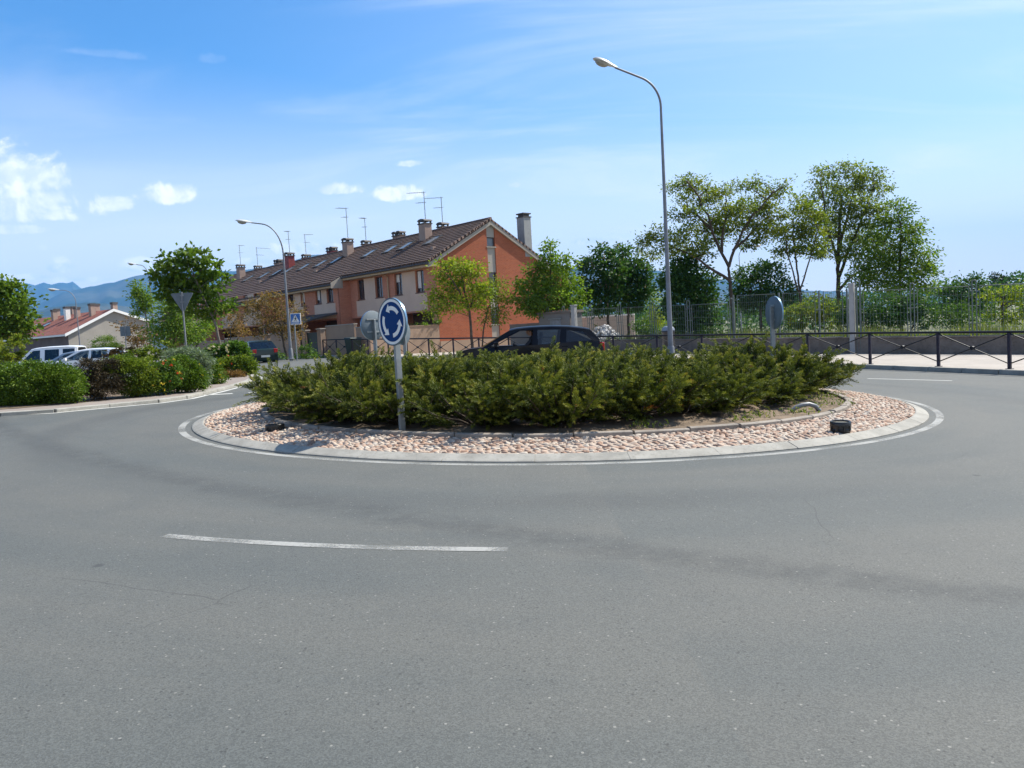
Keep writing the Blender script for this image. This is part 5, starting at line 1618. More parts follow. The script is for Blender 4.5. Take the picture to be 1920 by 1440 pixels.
# ------------------------------------------------------------------ cars
def car(name, label, loc, yaw, spec, group=None, driver=False):
    """x forward = -x in local space; spec in metres, z from the ground"""
    t = thing(name, loc, label, 'car' if 'van' not in name else 'van', group, yaw)
    W = spec['W'] / 2; paint = M[spec['paint']]; P = spec
    glass = M[P.get('glass', 'carglass')]

    def taper(x):
        u = abs(x) / (P['L'] / 2); return 1 - .17 * max(0, (u - .72) / .28) ** 2

    def arch(cx, r, n=9):
        return [(cx + r * math.cos(math.pi - math.pi * k / n) * -1, P['clear'] + max(0, r * math.sin(math.pi * k / n)) + .0) for k in range(n + 1)]
    # outline of the lower body, going round: bottom front -> rear via sill with arches -> up the tail -> belt -> bonnet -> nose
    fa, ra, wr = P['fa'], P['ra'], P['wr'] + .05
    low = [(P['nose'][-1][0] + .05, P['clear'])]
    low += [(fa - wr * math.cos(math.pi * k / 10), P['clear'] + wr * 1.02 * math.sin(math.pi * k / 10)) for k in range(11)]
    low += [(ra - wr * math.cos(math.pi * k / 10), P['clear'] + wr * 1.02 * math.sin(math.pi * k / 10)) for k in range(11)]
    low += [(P['tail'][0][0] - .05, P['clear'])]
    outline = low + P['tail'] + P['belt'] + P['hood'] + P['nose']
    n = len(outline); mb = MB()
    cab0, cab1 = P['belt'][0][0], P['belt'][-1][0]
    ring = []
    ysec = [(-1.0, 0.0), (-.965, .0), (.965, .0), (1.0, 0.0)]

    def pt(x, z, f):
        bul = 1 - .06 * abs((z - .55) / .5) ** 2
        return (x, f * W * taper(x) * bul, z)
    L_ = [pt(x, z, -1) for x, z in outline]; R = [pt(x, z, 1) for x, z in outline]
    import bmesh
    bm = bmesh.new(); lv = [bm.verts.new(p) for p in L_]; rv = [bm.verts.new(p) for p in R]
    bm.faces.new(lv); bm.faces.new(rv[::-1])
    nb = len(low) + len(P['tail'])
    for i in range(n):
        j = (i + 1) % n
        if nb <= i < nb + len(P['belt']) - 1: continue          # the cabin is open here
        bm.faces.new((lv[j], lv[i], rv[i], rv[j]))
    bmesh.ops.recalc_face_normals(bm, faces=bm.faces[:])
    bmesh.ops.triangulate(bm, faces=[f for f in bm.faces if len(f.verts) > 4])
    me = bpy.data.meshes.new('body'); bm.to_mesh(me); bm.free(); me.materials.append(paint)
    body = bpy.data.objects.new('body', me); COL.objects.link(body); body.parent = t
    md = body.modifiers.new('bevel', 'BEVEL'); md.width = .05; md.segments = 3; md.limit_method = 'ANGLE'; md.angle_limit = R_(40)
    me.polygons.foreach_set('use_smooth', [True] * len(me.polygons))
    try: me.set_sharp_from_angle(angle=R_(35))
    except Exception: pass
    # greenhouse
    zb, zr = P['zb'], P['zr']

    def side(x, z, f, inn=0.0):
        u = max(0, (z - zb) / (zr - zb)); return Vector((x, f * (W * taper(x) * .955 - .19 * u ** 1.2 - inn), z))
    gp = P['roof']                                   # roof line front to rear
    rows = []
    for (x, z) in gp:
        e = side(x, z, 1).y; rows.append([Vector((x, -e, z)), Vector((x, -e * .93, z + .028)), Vector((x, -e * .5, z + .048)), Vector((x, 0, z + .055)), Vector((x, e * .5, z + .048)), Vector((x, e * .93, z + .028)), Vector((x, e, z))])
    mb = MB(); mb.grid(rows); rr = [[p - Vector((0, 0, .05)) for p in r] for r in rows]; mb.grid([r[::-1] for r in rr])
    for q in (0, -1):
        mb.grid([rows[q], rr[q]])
    mb.grid([[r[0] for r in rows], [r[0] for r in rr]]); mb.grid([[r[-1] for r in rows], [r[-1] for r in rr]])
    mb.build('roof', paint, t, False, smooth=True)
    for f in (-1, 1):
        mb = MB()
        for poly in P['pillars']:
            q = [side(x, z, f) for x, z in poly]; nn = Vector((0, f, .25)).normalized(); mb.slab(q, .05, nn)
        mb.build('pillar', paint, t, False)
    for f in (-1, 1):
        for poly in P['windows']:
            q = [side(x, z, f, .02) for x, z in poly[0]]; MB().face(q).build('side_window', M[poly[1]], t, False)
    ws = P['screen']; rs = P['rear']
    for nm, (lo, hi) in (('windscreen', ws), ('rear_window', rs)):
        a = side(lo[0], lo[1], 1).y - .05; b = side(hi[0], hi[1], 1).y - .04; K = 6; r0 = []; r1 = []
        sg = -1 if nm == 'windscreen' else 1
        for k in range(K + 1):
            u = -1 + 2 * k / K; r0.append(Vector((lo[0] + sg * .10 * (1 - u * u), u * a, lo[1]))); r1.append(Vector((hi[0] + sg * .03 * (1 - u * u), u * b, hi[1])))
        MB().grid([r0, r1]).build(nm, glass, t, False, smooth=True)
    # floor, dash and seats
    mb = MB(); mb.box((0, 0, .30), (P['L'] * .8, W * 1.8, .04)); mb.box((ws[0][0] + .22, 0, zb - .10), (.42, W * 1.8, .26)); mb.build('interior_trim', M['interior'], t, False, bevel=.02)
    for f in (-.36, .36):
        x0 = P['seat']
        mb = MB(); mb.box((x0, f, .50), (.52, .48, .2)); mb.box((x0 + .33, f, .85), (.14, .46, .62), M=Matrix.Translation((x0 + .33, f, .85)) @ Matrix.Rotation(R_(14), 4, 'Y')); mb.box((0, 0, 0), (.1, .26, .18), M=Matrix.Translation((x0 + .44, f, 1.24)) @ Matrix.Rotation(R_(8), 4, 'Y'))
        mb.build('seat', M['interior'], t, False, bevel=.05)
    mb = MB(); mb.box((P['seat'] + 1.0, 0, .5), (.5, W * 1.5, .2)); mb.box((P['seat'] + 1.3, 0, .78), (.14, W * 1.5, .5)); mb.build('seat', M['interior'], t, False, bevel=.05)
    mb = MB(); c = Vector((P['seat'] - .42, .36, .88)); K = 20
    ringp = [c + Vector((.07 * math.sin(2 * math.pi * k / K), .17 * math.cos(2 * math.pi * k / K), .16 * math.sin(2 * math.pi * k / K))) for k in range(K + 1)]
    mb.tube(ringp, .015, 6, False); mb.tube([c, c + Vector((-.3, 0, -.12))], .03, 6); mb.tube([ringp[0], c], .012, 5); mb.tube([ringp[10], c], .012, 5); mb.build('steering_wheel', M['interior'], t, False, smooth=True)
    # wheels
    for x in (fa, ra):
        for f in (-1, 1):
            A = Matrix(((1, 0, 0), (0, 0, 1), (0, -1, 0))).transposed(); A = Matrix(((1, 0, 0), (0, 0, f), (0, 1, 0)))
            c = Vector((x, f * (W - .13), P['wr'])); r = P['wr']
            mb = MB(); mb.lathe([(r * .66, -.09), (r * .92, -.10), (r, -.07), (r, .07), (r * .92, .10), (r * .66, .09)], c, 28, A); wh = mb.build('wheel', M['rubber'], t, False, smooth=True)
            mb = MB(); mb.lathe([(0.0, .045), (r * .16, .05), (r * .2, .03), (r * .56, .035), (r * .66, .085)], c, 28, A)
            for k in range(5):
                a = 2 * math.pi * k / 5; d = Vector((math.cos(a), 0, math.sin(a))); mb.tube([c + Vector((0, f * .055, 0)) + d * r * .14, c + Vector((0, f * .06, 0)) + d * r * .62], r * .07, 6)
            mb.build('rim', M['rim'], wh, False, smooth=True)
    # lamps, mirrors, handles, plate
    for f in (-1, 1):
        mb = MB(); (x0, z0, x1, z1) = P['taillamp']
        yo = W * taper(x1)
        q = [Vector((x0, f * (yo + .016), z0 + .02)), Vector((x1, f * (yo * .985 + .004), z0)), Vector((x1 + .02, f * (yo * .965), z1)), Vector((x0 - .03, f * (yo + .008), z1))]
        mb.slab(q, .05, Vector((0, f, 0)))
        q2 = [Vector((x1 + .015, f * yo * .99, z0)), Vector((x1 + .03, f * yo * .68, z0 + .02)), Vector((x1 + .02, f * yo * .70, z1 - .02)), Vector((x1 + .015, f * yo * .97, z1))]
        mb.slab(q2, .05, Vector((1, 0, 0))); mb.build('tail_lamp', M['tail'], t, False, bevel=.012)
        mb = MB(); nx, nz = P['nose'][0]; yo = W * taper(nx)
        mb.slab([Vector((nx - .012, f * yo * .95, nz - .06)), Vector((nx - .02, f * yo * .55, nz - .08)), Vector((nx - .025, f * yo * .55, nz - .20)), Vector((nx - .02, f * yo * .95, nz - .18))], .05, Vector((-1, 0, 0)))
        mb.build('headlight', M['headl'], t, False, bevel=.01)
        mx, mz = P['mirror']; yb = side(mx, mz, f).y
        mb = MB(); mb.box((mx, yb + f * .13, mz + .06), (.10, .20, .15)); mb.tube([(mx, yb - f * .02, mz), (mx, yb + f * .08, mz + .03)], .025, 6); mb.build('wing_mirror', paint, t, False, bevel=.03)
        for (hx, hz) in P['handles']:
            y0 = W * taper(hx) * (1 - .06 * abs((hz - .55) / .5) ** 2); mb = MB(); mb.box((hx, f * (y0 + .018), hz), (.19, .03, .028)); mb.build('door_handle', paint, t, False, bevel=.01)
    mb = MB(); tx = max(p[0] for p in P['tail']); mb.box((tx + .012, 0, P['plate_z']), (.012, .50, .115)); mb.build('number_plate', M['plate'], t, False)
    if driver: return t
    return t


CALIBER = dict(L=4.41, W=1.76, paint='navy', clear=.24, fa=-1.30, ra=1.33, wr=.34, glass='carglass',
               tail=[(2.12, .30), (2.19, .48), (2.20, .62), (2.13, .72), (2.10, .98), (2.04, 1.03)],
               belt=[(2.0, 1.035), (.9, 1.0), (-.2, .94), (-1.22, .90)], hood=[(-1.42, .92), (-1.80, .88)], nose=[(-2.10, .80), (-2.19, .62), (-2.20, .40), (-2.12, .28)],
               zb=.92, zr=1.48, roof=[(-.62, 1.38), (-.40, 1.425), (0, 1.46), (.6, 1.475), (1.1, 1.455), (1.55, 1.40), (1.72, 1.365)],
               pillars=[[(-1.42, .905), (-1.27, .905), (-.30, 1.385), (-.36, 1.41), (-.66, 1.375)], [(.02, .93), (.20, .93), (.20, 1.40), (.08, 1.40)], [(.82, .99), (1.02, 1.0), (1.05, 1.40), (.88, 1.40)],
                        [(-.30, 1.385), (.08, 1.40), (.88, 1.405), (1.5, 1.33), (1.72, 1.36), (1.55, 1.40), (.6, 1.475), (0, 1.46), (-.36, 1.41)],
                        [(1.82, 1.03), (2.04, 1.04), (1.74, 1.365), (1.50, 1.34), (1.62, 1.20)], [(-1.27, .89), (.02, .915), (.02, .945), (-1.2, .925)], [(.2, .92), (.82, .97), (.82, 1.005), (.2, .95)], [(1.02, .98), (1.82, 1.015), (1.82, 1.05), (1.02, 1.02)]],
               windows=[([(.20, .95), (.82, 1.0), (.88, 1.40), (.20, 1.40)], 'carglass'), ([(1.02, 1.02), (1.82, 1.04), (1.62, 1.2), (1.5, 1.335), (1.05, 1.40)], 'carglass_d')],
               screen=((-1.38, .92), (-.60, 1.39)), rear=((2.02, 1.04), (1.74, 1.37)), seat=-.12, taillamp=(1.92, .98, 2.13, .70), mirror=(-1.02, .93), handles=((.0, .84), (.98, .90)), plate_z=.62)
HATCH = dict(L=3.9, W=1.66, paint='carwhite', clear=.22, fa=-1.20, ra=1.22, wr=.30, glass='carglass',
             tail=[(1.88, .28), (1.94, .5), (1.92, .7), (1.86, .93)], belt=[(1.78, .96), (.8, .95), (-.2, .90), (-1.05, .87)], hood=[(-1.25, .90), (-1.65, .82)], nose=[(-1.88, .70), (-1.94, .52), (-1.93, .36), (-1.86, .26)],
             zb=.88, zr=1.44, roof=[(-.35, 1.36), (0, 1.41), (.5, 1.43), (1.0, 1.42), (1.40, 1.36)],
             pillars=[[(-1.25, .88), (-1.1, .88), (-.12, 1.36), (-.36, 1.36)], [(.22, .91), (.36, .91), (.36, 1.38), (.25, 1.38)], [(1.25, .95), (1.82, .96), (1.42, 1.36), (1.12, 1.38)], [(-.12, 1.35), (.25, 1.37), (1.2, 1.36), (1.4, 1.36), (1.0, 1.42), (.5, 1.43), (0, 1.41), (-.3, 1.36)]],
             windows=[([(-1.1, .88), (.22, .91), (.25, 1.38), (-.12, 1.35)], 'carglass'), ([(.36, .91), (1.25, .95), (1.12, 1.38), (.36, 1.38)], 'carglass')],
             screen=((-1.22, .90), (-.33, 1.37)), rear=((1.84, .96), (1.40, 1.37)), seat=-.05, taillamp=(1.74, .92, 1.90, .66), mirror=(-.86, .91), handles=((.08, .80), (1.0, .82)), plate_z=.55)
SALOON = dict(HATCH, L=4.4, W=1.72, paint='cargreen', fa=-1.35, ra=1.30,
              tail=[(2.12, .28), (2.2, .46), (2.2, .62), (2.17, .92), (2.1, .96)], belt=[(1.35, .95), (.8, .94), (-.3, .90), (-1.05, .87)],
              hood=[(-1.25, .90), (-1.75, .82)], nose=[(-2.12, .70), (-2.2, .52), (-2.19, .36), (-2.1, .26)],
              roof=[(-.40, 1.34), (0, 1.38), (.5, 1.40), (.95, 1.38), (1.12, 1.34)],
              pillars=[[(-1.25, .88), (-1.1, .88), (-.17, 1.34), (-.40, 1.34)], [(.12, .91), (.26, .91), (.26, 1.36), (.15, 1.36)], [(1.1, .94), (1.72, .96), (1.14, 1.34), (.86, 1.36)], [(-.17, 1.33), (.15, 1.35), (.9, 1.33), (1.12, 1.34), (.95, 1.38), (.5, 1.40), (0, 1.38), (-.35, 1.34)]],
              windows=[([(-1.1, .88), (.12, .91), (.15, 1.36), (-.17, 1.33)], 'carglass_d'), ([(.26, .91), (1.1, .94), (.86, 1.36), (.26, 1.36)], 'carglass_d')],
              screen=((-1.22, .90), (-.38, 1.35)), rear=((1.70, .965), (1.12, 1.35)), glass='carglass_d', taillamp=(2.02, .92, 2.19, .72), handles=((.0, .80), (.9, .82)), plate_z=.52)
VAN = dict(HATCH, L=4.15, W=1.75, paint='carwhite', fa=-1.25, ra=1.35, wr=.31,
           tail=[(2.02, .28), (2.07, .5), (2.06, .9), (2.04, 1.05)], belt=[(2.02, 1.08), (.8, 1.06), (-.3, 1.03), (-1.0, 1.0)], hood=[(-1.25, 1.02), (-1.75, .90)], nose=[(-2.0, .76), (-2.07, .52), (-2.06, .36), (-1.98, .26)],
           zb=1.02, zr=1.80, roof=[(-.55, 1.70), (-.3, 1.76), (.4, 1.80), (1.4, 1.80), (1.9, 1.76), (1.98, 1.72)],
           pillars=[[(-1.25, 1.01), (-1.1, 1.01), (-.38, 1.69), (-.58, 1.69)], [(-.05, 1.03), (.2, 1.03), (.2, 1.72), (-.05, 1.72)], [(1.0, 1.05), (1.2, 1.05), (1.2, 1.72), (1.0, 1.72)], [(1.85, 1.06), (2.03, 1.07), (1.98, 1.73), (1.85, 1.72)], [(-.45, 1.64), (1.95, 1.66), (1.98, 1.72), (1.9, 1.76), (1.4, 1.80), (.4, 1.80), (-.3, 1.76), (-.56, 1.69)]],
           windows=[([(-1.1, 1.01), (-.05, 1.03), (-.05, 1.66), (-.42, 1.65)], 'carglass_d'), ([(.2, 1.03), (1.0, 1.05), (1.0, 1.66), (.2, 1.66)], 'carglass_d'), ([(1.2, 1.05), (1.85, 1.06), (1.85, 1.66), (1.2, 1.66)], 'carglass_d')],
           screen=((-1.23, 1.02), (-.54, 1.71)), rear=((2.03, 1.08), (1.97, 1.72)), glass='carglass', seat=-.2, taillamp=(1.95, 1.0, 2.04, .62), mirror=(-.95, 1.04), handles=((-.1, .92), (.35, .92)), plate_z=.6)

cx = at(993, 660, 23.3).x
black_car = car('passing_car', 'black hatchback passing behind the junipers with its driver\'s window open', Vector((cx, 23.3, gz(cx))), SLOPE * 0, CALIBER)
black_car.rotation_euler = (0, SLOPE * .99, 0)
p = at(482, 665, 46.5)
car('parked_car', 'dark green saloon seen from the rear by the garden walls', Vector((p.x, p.y, gz(p.x) - .12)), math.atan2(.86, -.50) - math.pi, SALOON)
p = at(88, 660, 46.0); car('parked_van', 'white passenger van, leftmost of the three white cars behind the hedge', Vector((p.x, p.y, gz(p.x))), R_(6), VAN)
p = at(140, 660, 44.0); car('parked_car', 'silver white estate car between the van and the white hatchback', Vector((p.x, p.y, gz(p.x))), R_(4), dict(HATCH, paint='carsilver'))
p = at(168, 665, 41.5); car('parked_car', 'white hatchback, nearest of the cars parked behind the clipped hedge', Vector((p.x, p.y, gz(p.x) + .05)), R_(6), HATCH)


def driver():
    loc = black_car.location.copy()
    t = thing('person', loc + Vector((-.1, -.34, .42)), 'driver in a dark shirt at the wheel of the black car', 'person')
    import bmesh
    V = {}; E = []; Rr = {}

    def add(k, p, r, par=None):
        V[k] = Vector(p); Rr[k] = r
        if par: E.append((par, k))
    add('pelvis', (.06, 0, .22), .15); add('waist', (.12, 0, .36), .135, 'pelvis'); add('chest', (.16, 0, .56), .155, 'waist'); add('neck0', (.17, 0, .72), .075, 'chest'); add('neck', (.15, 0, .80), .056, 'neck0')
    for s, y in (('l', -.2), ('r', .2)):
        add('sh' + s, (.15, y, .65), .065, 'chest'); add('el' + s, (-.06, y * 1.25, .45), .045, 'sh' + s); add('wr' + s, (-.28, y * .85, .52), .028, 'el' + s); add('pa' + s, (-.34, y * .8, .55), .030, 'wr' + s)
        for q in range(4): add('f%d' % q + s, (-.385 - .006 * (1.5 - abs(q - 1.5)), y * .8 + (q - 1.5) * .018, .575 - .01 * q), .009, 'pa' + s); add('g%d' % q + s, (-.375, y * .8 + (q - 1.5) * .018, .605 - .01 * q), .008, 'f%d' % q + s)
        add('t' + s, (-.335, y * .8 - .035 * (1 if y > 0 else -1), .58), .010, 'pa' + s)
        add('hip' + s, (.0, y * .5, .18), .095, 'pelvis'); add('kn' + s, (-.42, y * .6, .25), .062, 'hip' + s); add('an' + s, (-.72, y * .6, -.02), .04, 'kn' + s); add('to' + s, (-.86, y * .6, .0), .035, 'an' + s)
    keys = list(V); me = bpy.data.meshes.new('body'); me.from_pydata([V[k] for k in keys], [(keys.index(a), keys.index(b)) for a, b in E], [])
    o = bpy.data.objects.new('body', me); COL.objects.link(o); o.parent = t
    md = o.modifiers.new('skin', 'SKIN'); sv = me.skin_vertices[0].data
    for i, k in enumerate(keys): sv[i].radius = (Rr[k], Rr[k])
    sv[0].use_root = True
    o.modifiers.new('sub', 'SUBSURF').levels = 1; o.modifiers['sub'].render_levels = 1
    me.materials.append(M['shirt'])
    # head with face: a lofted profile facing forward (-x)
    prof = [(.0, .045, .05, .02), (.03, .06, .058, .0), (.06, .078, .066, -.008), (.09, .09, .072, -.01), (.12, .098, .076, -.006), (.16, .10, .078, 0), (.20, .094, .074, .006), (.235, .07, .058, .010), (.255, .03, .025, .012)]
    rows = []; c0 = Vector((.135, 0, .80)); base = Vector((0, 0, 0))
    for (h, rx, ry, dx) in prof:
        row = []
        for k in range(17):
            a = 2 * math.pi * k / 16; x = math.cos(a) * rx; y = math.sin(a) * ry
            if k == 8 and .09 <= h <= .12: x -= .024       # nose
            if k == 8 and .05 <= h < .08: x -= .006        # lips
            if k in (7, 9) and .12 <= h < .15: x += .010   # eye sockets
            row.append(c0 + Vector((x + dx, y, h)))
        rows.append(row)
    mb = MB(); mb.grid(rows)
    for f in (-1, 1): mb.box(c0 + Vector((.012, f * .079, .118)), (.035, .018, .06))
    mb.build('head', M['skin'], t, False, smooth=True)
    rows = []
    for (h, rx, ry, dx) in [(.10, .101, .080, .012), (.15, .108, .085, .008), (.20, .104, .083, .008), (.24, .082, .068, .010), (.268, .03, .028, .012)]:
        row = []
        for k in range(17):
            a = 2 * math.pi * k / 16; front = max(0, -math.cos(a) - .25)
            hh = h + front * max(0, .20 - h) * 1.0
            row.append(c0 + Vector((math.cos(a) * rx * (1 - .12 * front) + dx, math.sin(a) * ry, hh)))
        rows.append(row)
    MB().grid(rows).build('hair', M['hair'], t, False, smooth=True)


driver()


# ------------------------------------------------------------------ small things
def drum(x, y, off, r, h, label, tilt):
    base = Vector((x, y, gz(x) + off)); t = thing('uplight_housing', base, label, 'light fitting', 'black housings on the cobbles')
    A = Matrix.Rotation(tilt, 3, 'X')
    mb = MB(); mb.lathe([(r * .92, -.02), (r * .97, .02), (r * .90, .03), (r * .90, h * .55), (r, h * .58), (r, h * .9), (r * .93, h), (r * .8, h * .98), (r * .8, h * .7), (0, h * .7)], base, 28, A)
    for k in range(8):
        a = 2 * math.pi * k / 8; mb.box(base + A @ Vector((r * .93 * math.cos(a), r * .93 * math.sin(a), h * .3)), (.02, .03, h * .5), a)
    mb.build('housing', M['plastic'], t, smooth=True)
    mb = MB(); mb.lathe([(0, h * .86), (r * .8, h * .86)], base, 28, A); mb.build('lens', M['lamp_glass'], t)


drum(3.98, 9.38, .09, .122, .115, 'black plastic uplight drum on the sunlit right side of the cobbles', R_(3))
drum(-3.30, 10.62, .09, .13, .09, 'low black uplight drum in the bush shade on the left cobbles', R_(-2))
pb = Vector((4.15, 11.05, gz(4.15) + .15))
t = thing('pipe_end', pb, 'bent grey plastic pipe end poking out of the island soil', 'pipe')
mb = MB(); mb.tube([pb + Vector(v) for v in ((-.17, -.02, -.0), (-.10, -.01, .055), (0, 0, .085), (.1, .02, .09), (.2, .03, .055), (.26, .04, -.02))], .032, 10); mb.build('pipe', M['pipe'], t, smooth=True)

p = at(1254, 650, 33.0); base = Vector((p.x, p.y, gz(p.x) + .12)); t = thing('litter_bin', base, 'dark cylindrical litter bin with pale domed lid behind the tall lamp post', 'bin')
mb = MB(); mb.lathe([(.23, 0), (.25, .05), (.27, 1.02), (.285, 1.04), (.285, 1.1), (.27, 1.12)], base, 22); mb.build('drum', M['bin_d'], t, smooth=True)
mb = MB(); mb.lathe([(.283, 1.122), (.27, 1.2), (.2, 1.28), (.1, 1.315), (0, 1.32)], base, 22); mb.build('lid', M['bin_lid'], t, smooth=True)

p = H(.9, -5.6, 0); base = Vector((p.x, p.y, gz(p.x) + .12)); t = thing('wheelie_bin', base, 'dark green wheeled bin against the corner garden wall', 'bin')
mb = MB(); ra_ = math.atan2(ROW.y, ROW.x)
mb.hexa([base + Matrix.Rotation(ra_, 3, 'Z') @ Vector(v) for v in ((-.27, -.3, .08), (.27, -.3, .08), (.27, .3, .08), (-.27, .3, .08), (-.34, -.38, .98), (.34, -.38, .98), (.34, .38, .98), (-.34, .38, .98))]); mb.build('bin_body', M['green_d'], t, bevel=.03)
mb = MB(); mb.hexa([base + Matrix.Rotation(ra_, 3, 'Z') @ Vector(v) for v in ((-.36, -.4, .985), (.36, -.4, .985), (.36, .4, .985), (-.36, .4, .985), (-.34, -.37, 1.04), (.34, -.37, 1.08), (.34, .37, 1.08), (-.34, .37, 1.04))]); mb.build('lid', M['green_d'], t, bevel=.02)
mb = MB()
for q in (-.3, .3): mb.lathe([(.0, -.03), (.1, -.03), (.1, .03), (0, .03)], base + Matrix.Rotation(ra_, 3, 'Z') @ Vector((q, .3, .1)), 14, Matrix.Rotation(ra_, 3, 'Z') @ Matrix(((0, 0, 1), (1, 0, 0), (0, 1, 0))))
mb.build('wheel', M['rubber'], t)


def rubble():
    g = np.random.default_rng(44); p = at(1132, 640, 43.6); base = Vector((p.x, p.y, gz(p.x) + .1))
    V = []; F = []; T = []
    for k in range(800):
        u, v = g.normal(size=2) * .5
        x = u * 1.6; y = v * 1.3; hmax = 1.45 * math.exp(-(x * x) / 1.5 - (y * y) / 1.6)
        z = hmax * (g.random() ** .35); s = g.uniform(.045, .13)
        q = unit(8, g) * s * g.uniform(.7, 1.2, (8, 1)); R = [(-1, -1, -1), (1, -1, -1), (1, 1, -1), (-1, 1, -1), (-1, -1, 1), (1, -1, 1), (1, 1, 1), (-1, 1, 1)]
        rot = Matrix.Rotation(g.uniform(0, 6), 3, Vector(unit(1, g)[0])); b = len(V)
        for c in R: V.append(tuple(base + Vector((x, y, z)) + rot @ Vector((c[0] * s * g.uniform(.5, 1), c[1] * s * g.uniform(.4, .9), c[2] * s * g.uniform(.3, .7)))))
        for f in ((3, 2, 1, 0), (4, 5, 6, 7), (0, 1, 5, 4), (1, 2, 6, 5), (2, 3, 7, 6), (3, 0, 4, 7)): F.append(tuple(b + i for i in f)); T.append(0)
        tv = g.random(); T[-6:] = [tv] * 6
    me = bpy.data.meshes.new('rubble_heap'); me.from_pydata([(v[0] - base.x, v[1] - base.y, v[2] - base.z) for v in V], [], F)
    a = me.attributes.new('tint', 'FLOAT', 'FACE'); a.data.foreach_set('value', np.array(T, np.float32)); me.materials.append(M['rubble'])
    o = bpy.data.objects.new('rubble_heap', me); o.location = base; COL.objects.link(o); tag(o, 'heap of white and grey broken stones behind the loop post fence', 'rubble heap', kind='stuff')


rubble()


# ------------------------------------------------------------------ junipers on the island
def juniper_proto(seed, R=1.0, Hh=.9):
    g = np.random.default_rng(seed); C, A, LN, WD, T = [], [], [], [], []
    mb = MB()
    nb = 96
    for k in range(nb):
        az = g.uniform(0, 2 * math.pi); hf = g.uniform(.06, 1.0) ** .66
        rad = R * (.50 + .56 * hf) * math.sqrt(g.uniform(.12, 1.0)) if k > 24 else R * (.52 + .56 * hf)
        tip = np.array([math.cos(az) * rad, math.sin(az) * rad, .06 + Hh * hf * (1.12 - .22 * (rad / R) ** 2) * g.uniform(.88, 1.12)])
        b0 = np.array([math.cos(az) * .1, math.sin(az) * .1, 0.0])
        mid = b0 * .4 + tip * .6 + np.array([0, 0, -.06])
        mb.tube([b0, (b0 + mid) / 2 + np.array([0, 0, .03]), mid, tip], [.018, .014, .009, .004], 5)
        bt = g.uniform(-.18, .18)
        ns = 8
        for s in range(ns):
            u = .48 + .52 * (s + g.random()) / ns
            p = (mid + (tip - mid) * ((u - .6) / .4)) if u > .6 else (b0 + (mid - b0) * (u / .6))
            dr = (tip - b0); dr = dr / np.linalg.norm(dr)
            side = unit(1, g)[0]; side -= dr * side.dot(dr); side /= np.linalg.norm(side)
            sd = dr * .75 + side * g.uniform(.35, .85) + np.array([0, 0, .42]); sd /= np.linalg.norm(sd)
            ln = g.uniform(.18, .36)
            # a feathery spray: main stem with drooping tip, small blades all round
            nn = 104
            v = ((np.arange(nn) + g.random(nn)) / nn) ** .85
            pos = p + sd[None] * (v * ln)[:, None]; pos[:, 2] -= .20 * ln * v ** 3
            rr = unit(nn, g); rr -= sd[None] * (rr @ sd)[:, None]; rr /= np.linalg.norm(rr, axis=1)[:, None]
            ax = sd[None] * .95 + rr * .62
            wl = (.056 * (1 - .55 * v) * g.uniform(.75, 1.25, nn))
            C.append(pos + rr * (.024 * (1 - .6 * v) * g.random(nn))[:, None] + ax * (wl * .45)[:, None]); A.append(ax); LN.append(wl); WD.append(wl * .24)
            spray = g.random()
            T.append(np.clip(.34 + bt + (spray - .5) * .36 + .62 * (v - .5) + g.normal(size=nn) * .07 + (.6 if spray > .993 else 0), 0, 1))
    t = thing('juniper_shrub', (0, 0, 0), 'juniper', 'shrub', 'junipers planted on the roundabout island')
    mb.build('stem', M['bark'], t, False)
    leaf_mesh('foliage', np.concatenate(C), np.concatenate(A), np.concatenate(LN), np.concatenate(WD), np.concatenate(T), L['juniper'], t)
    return t


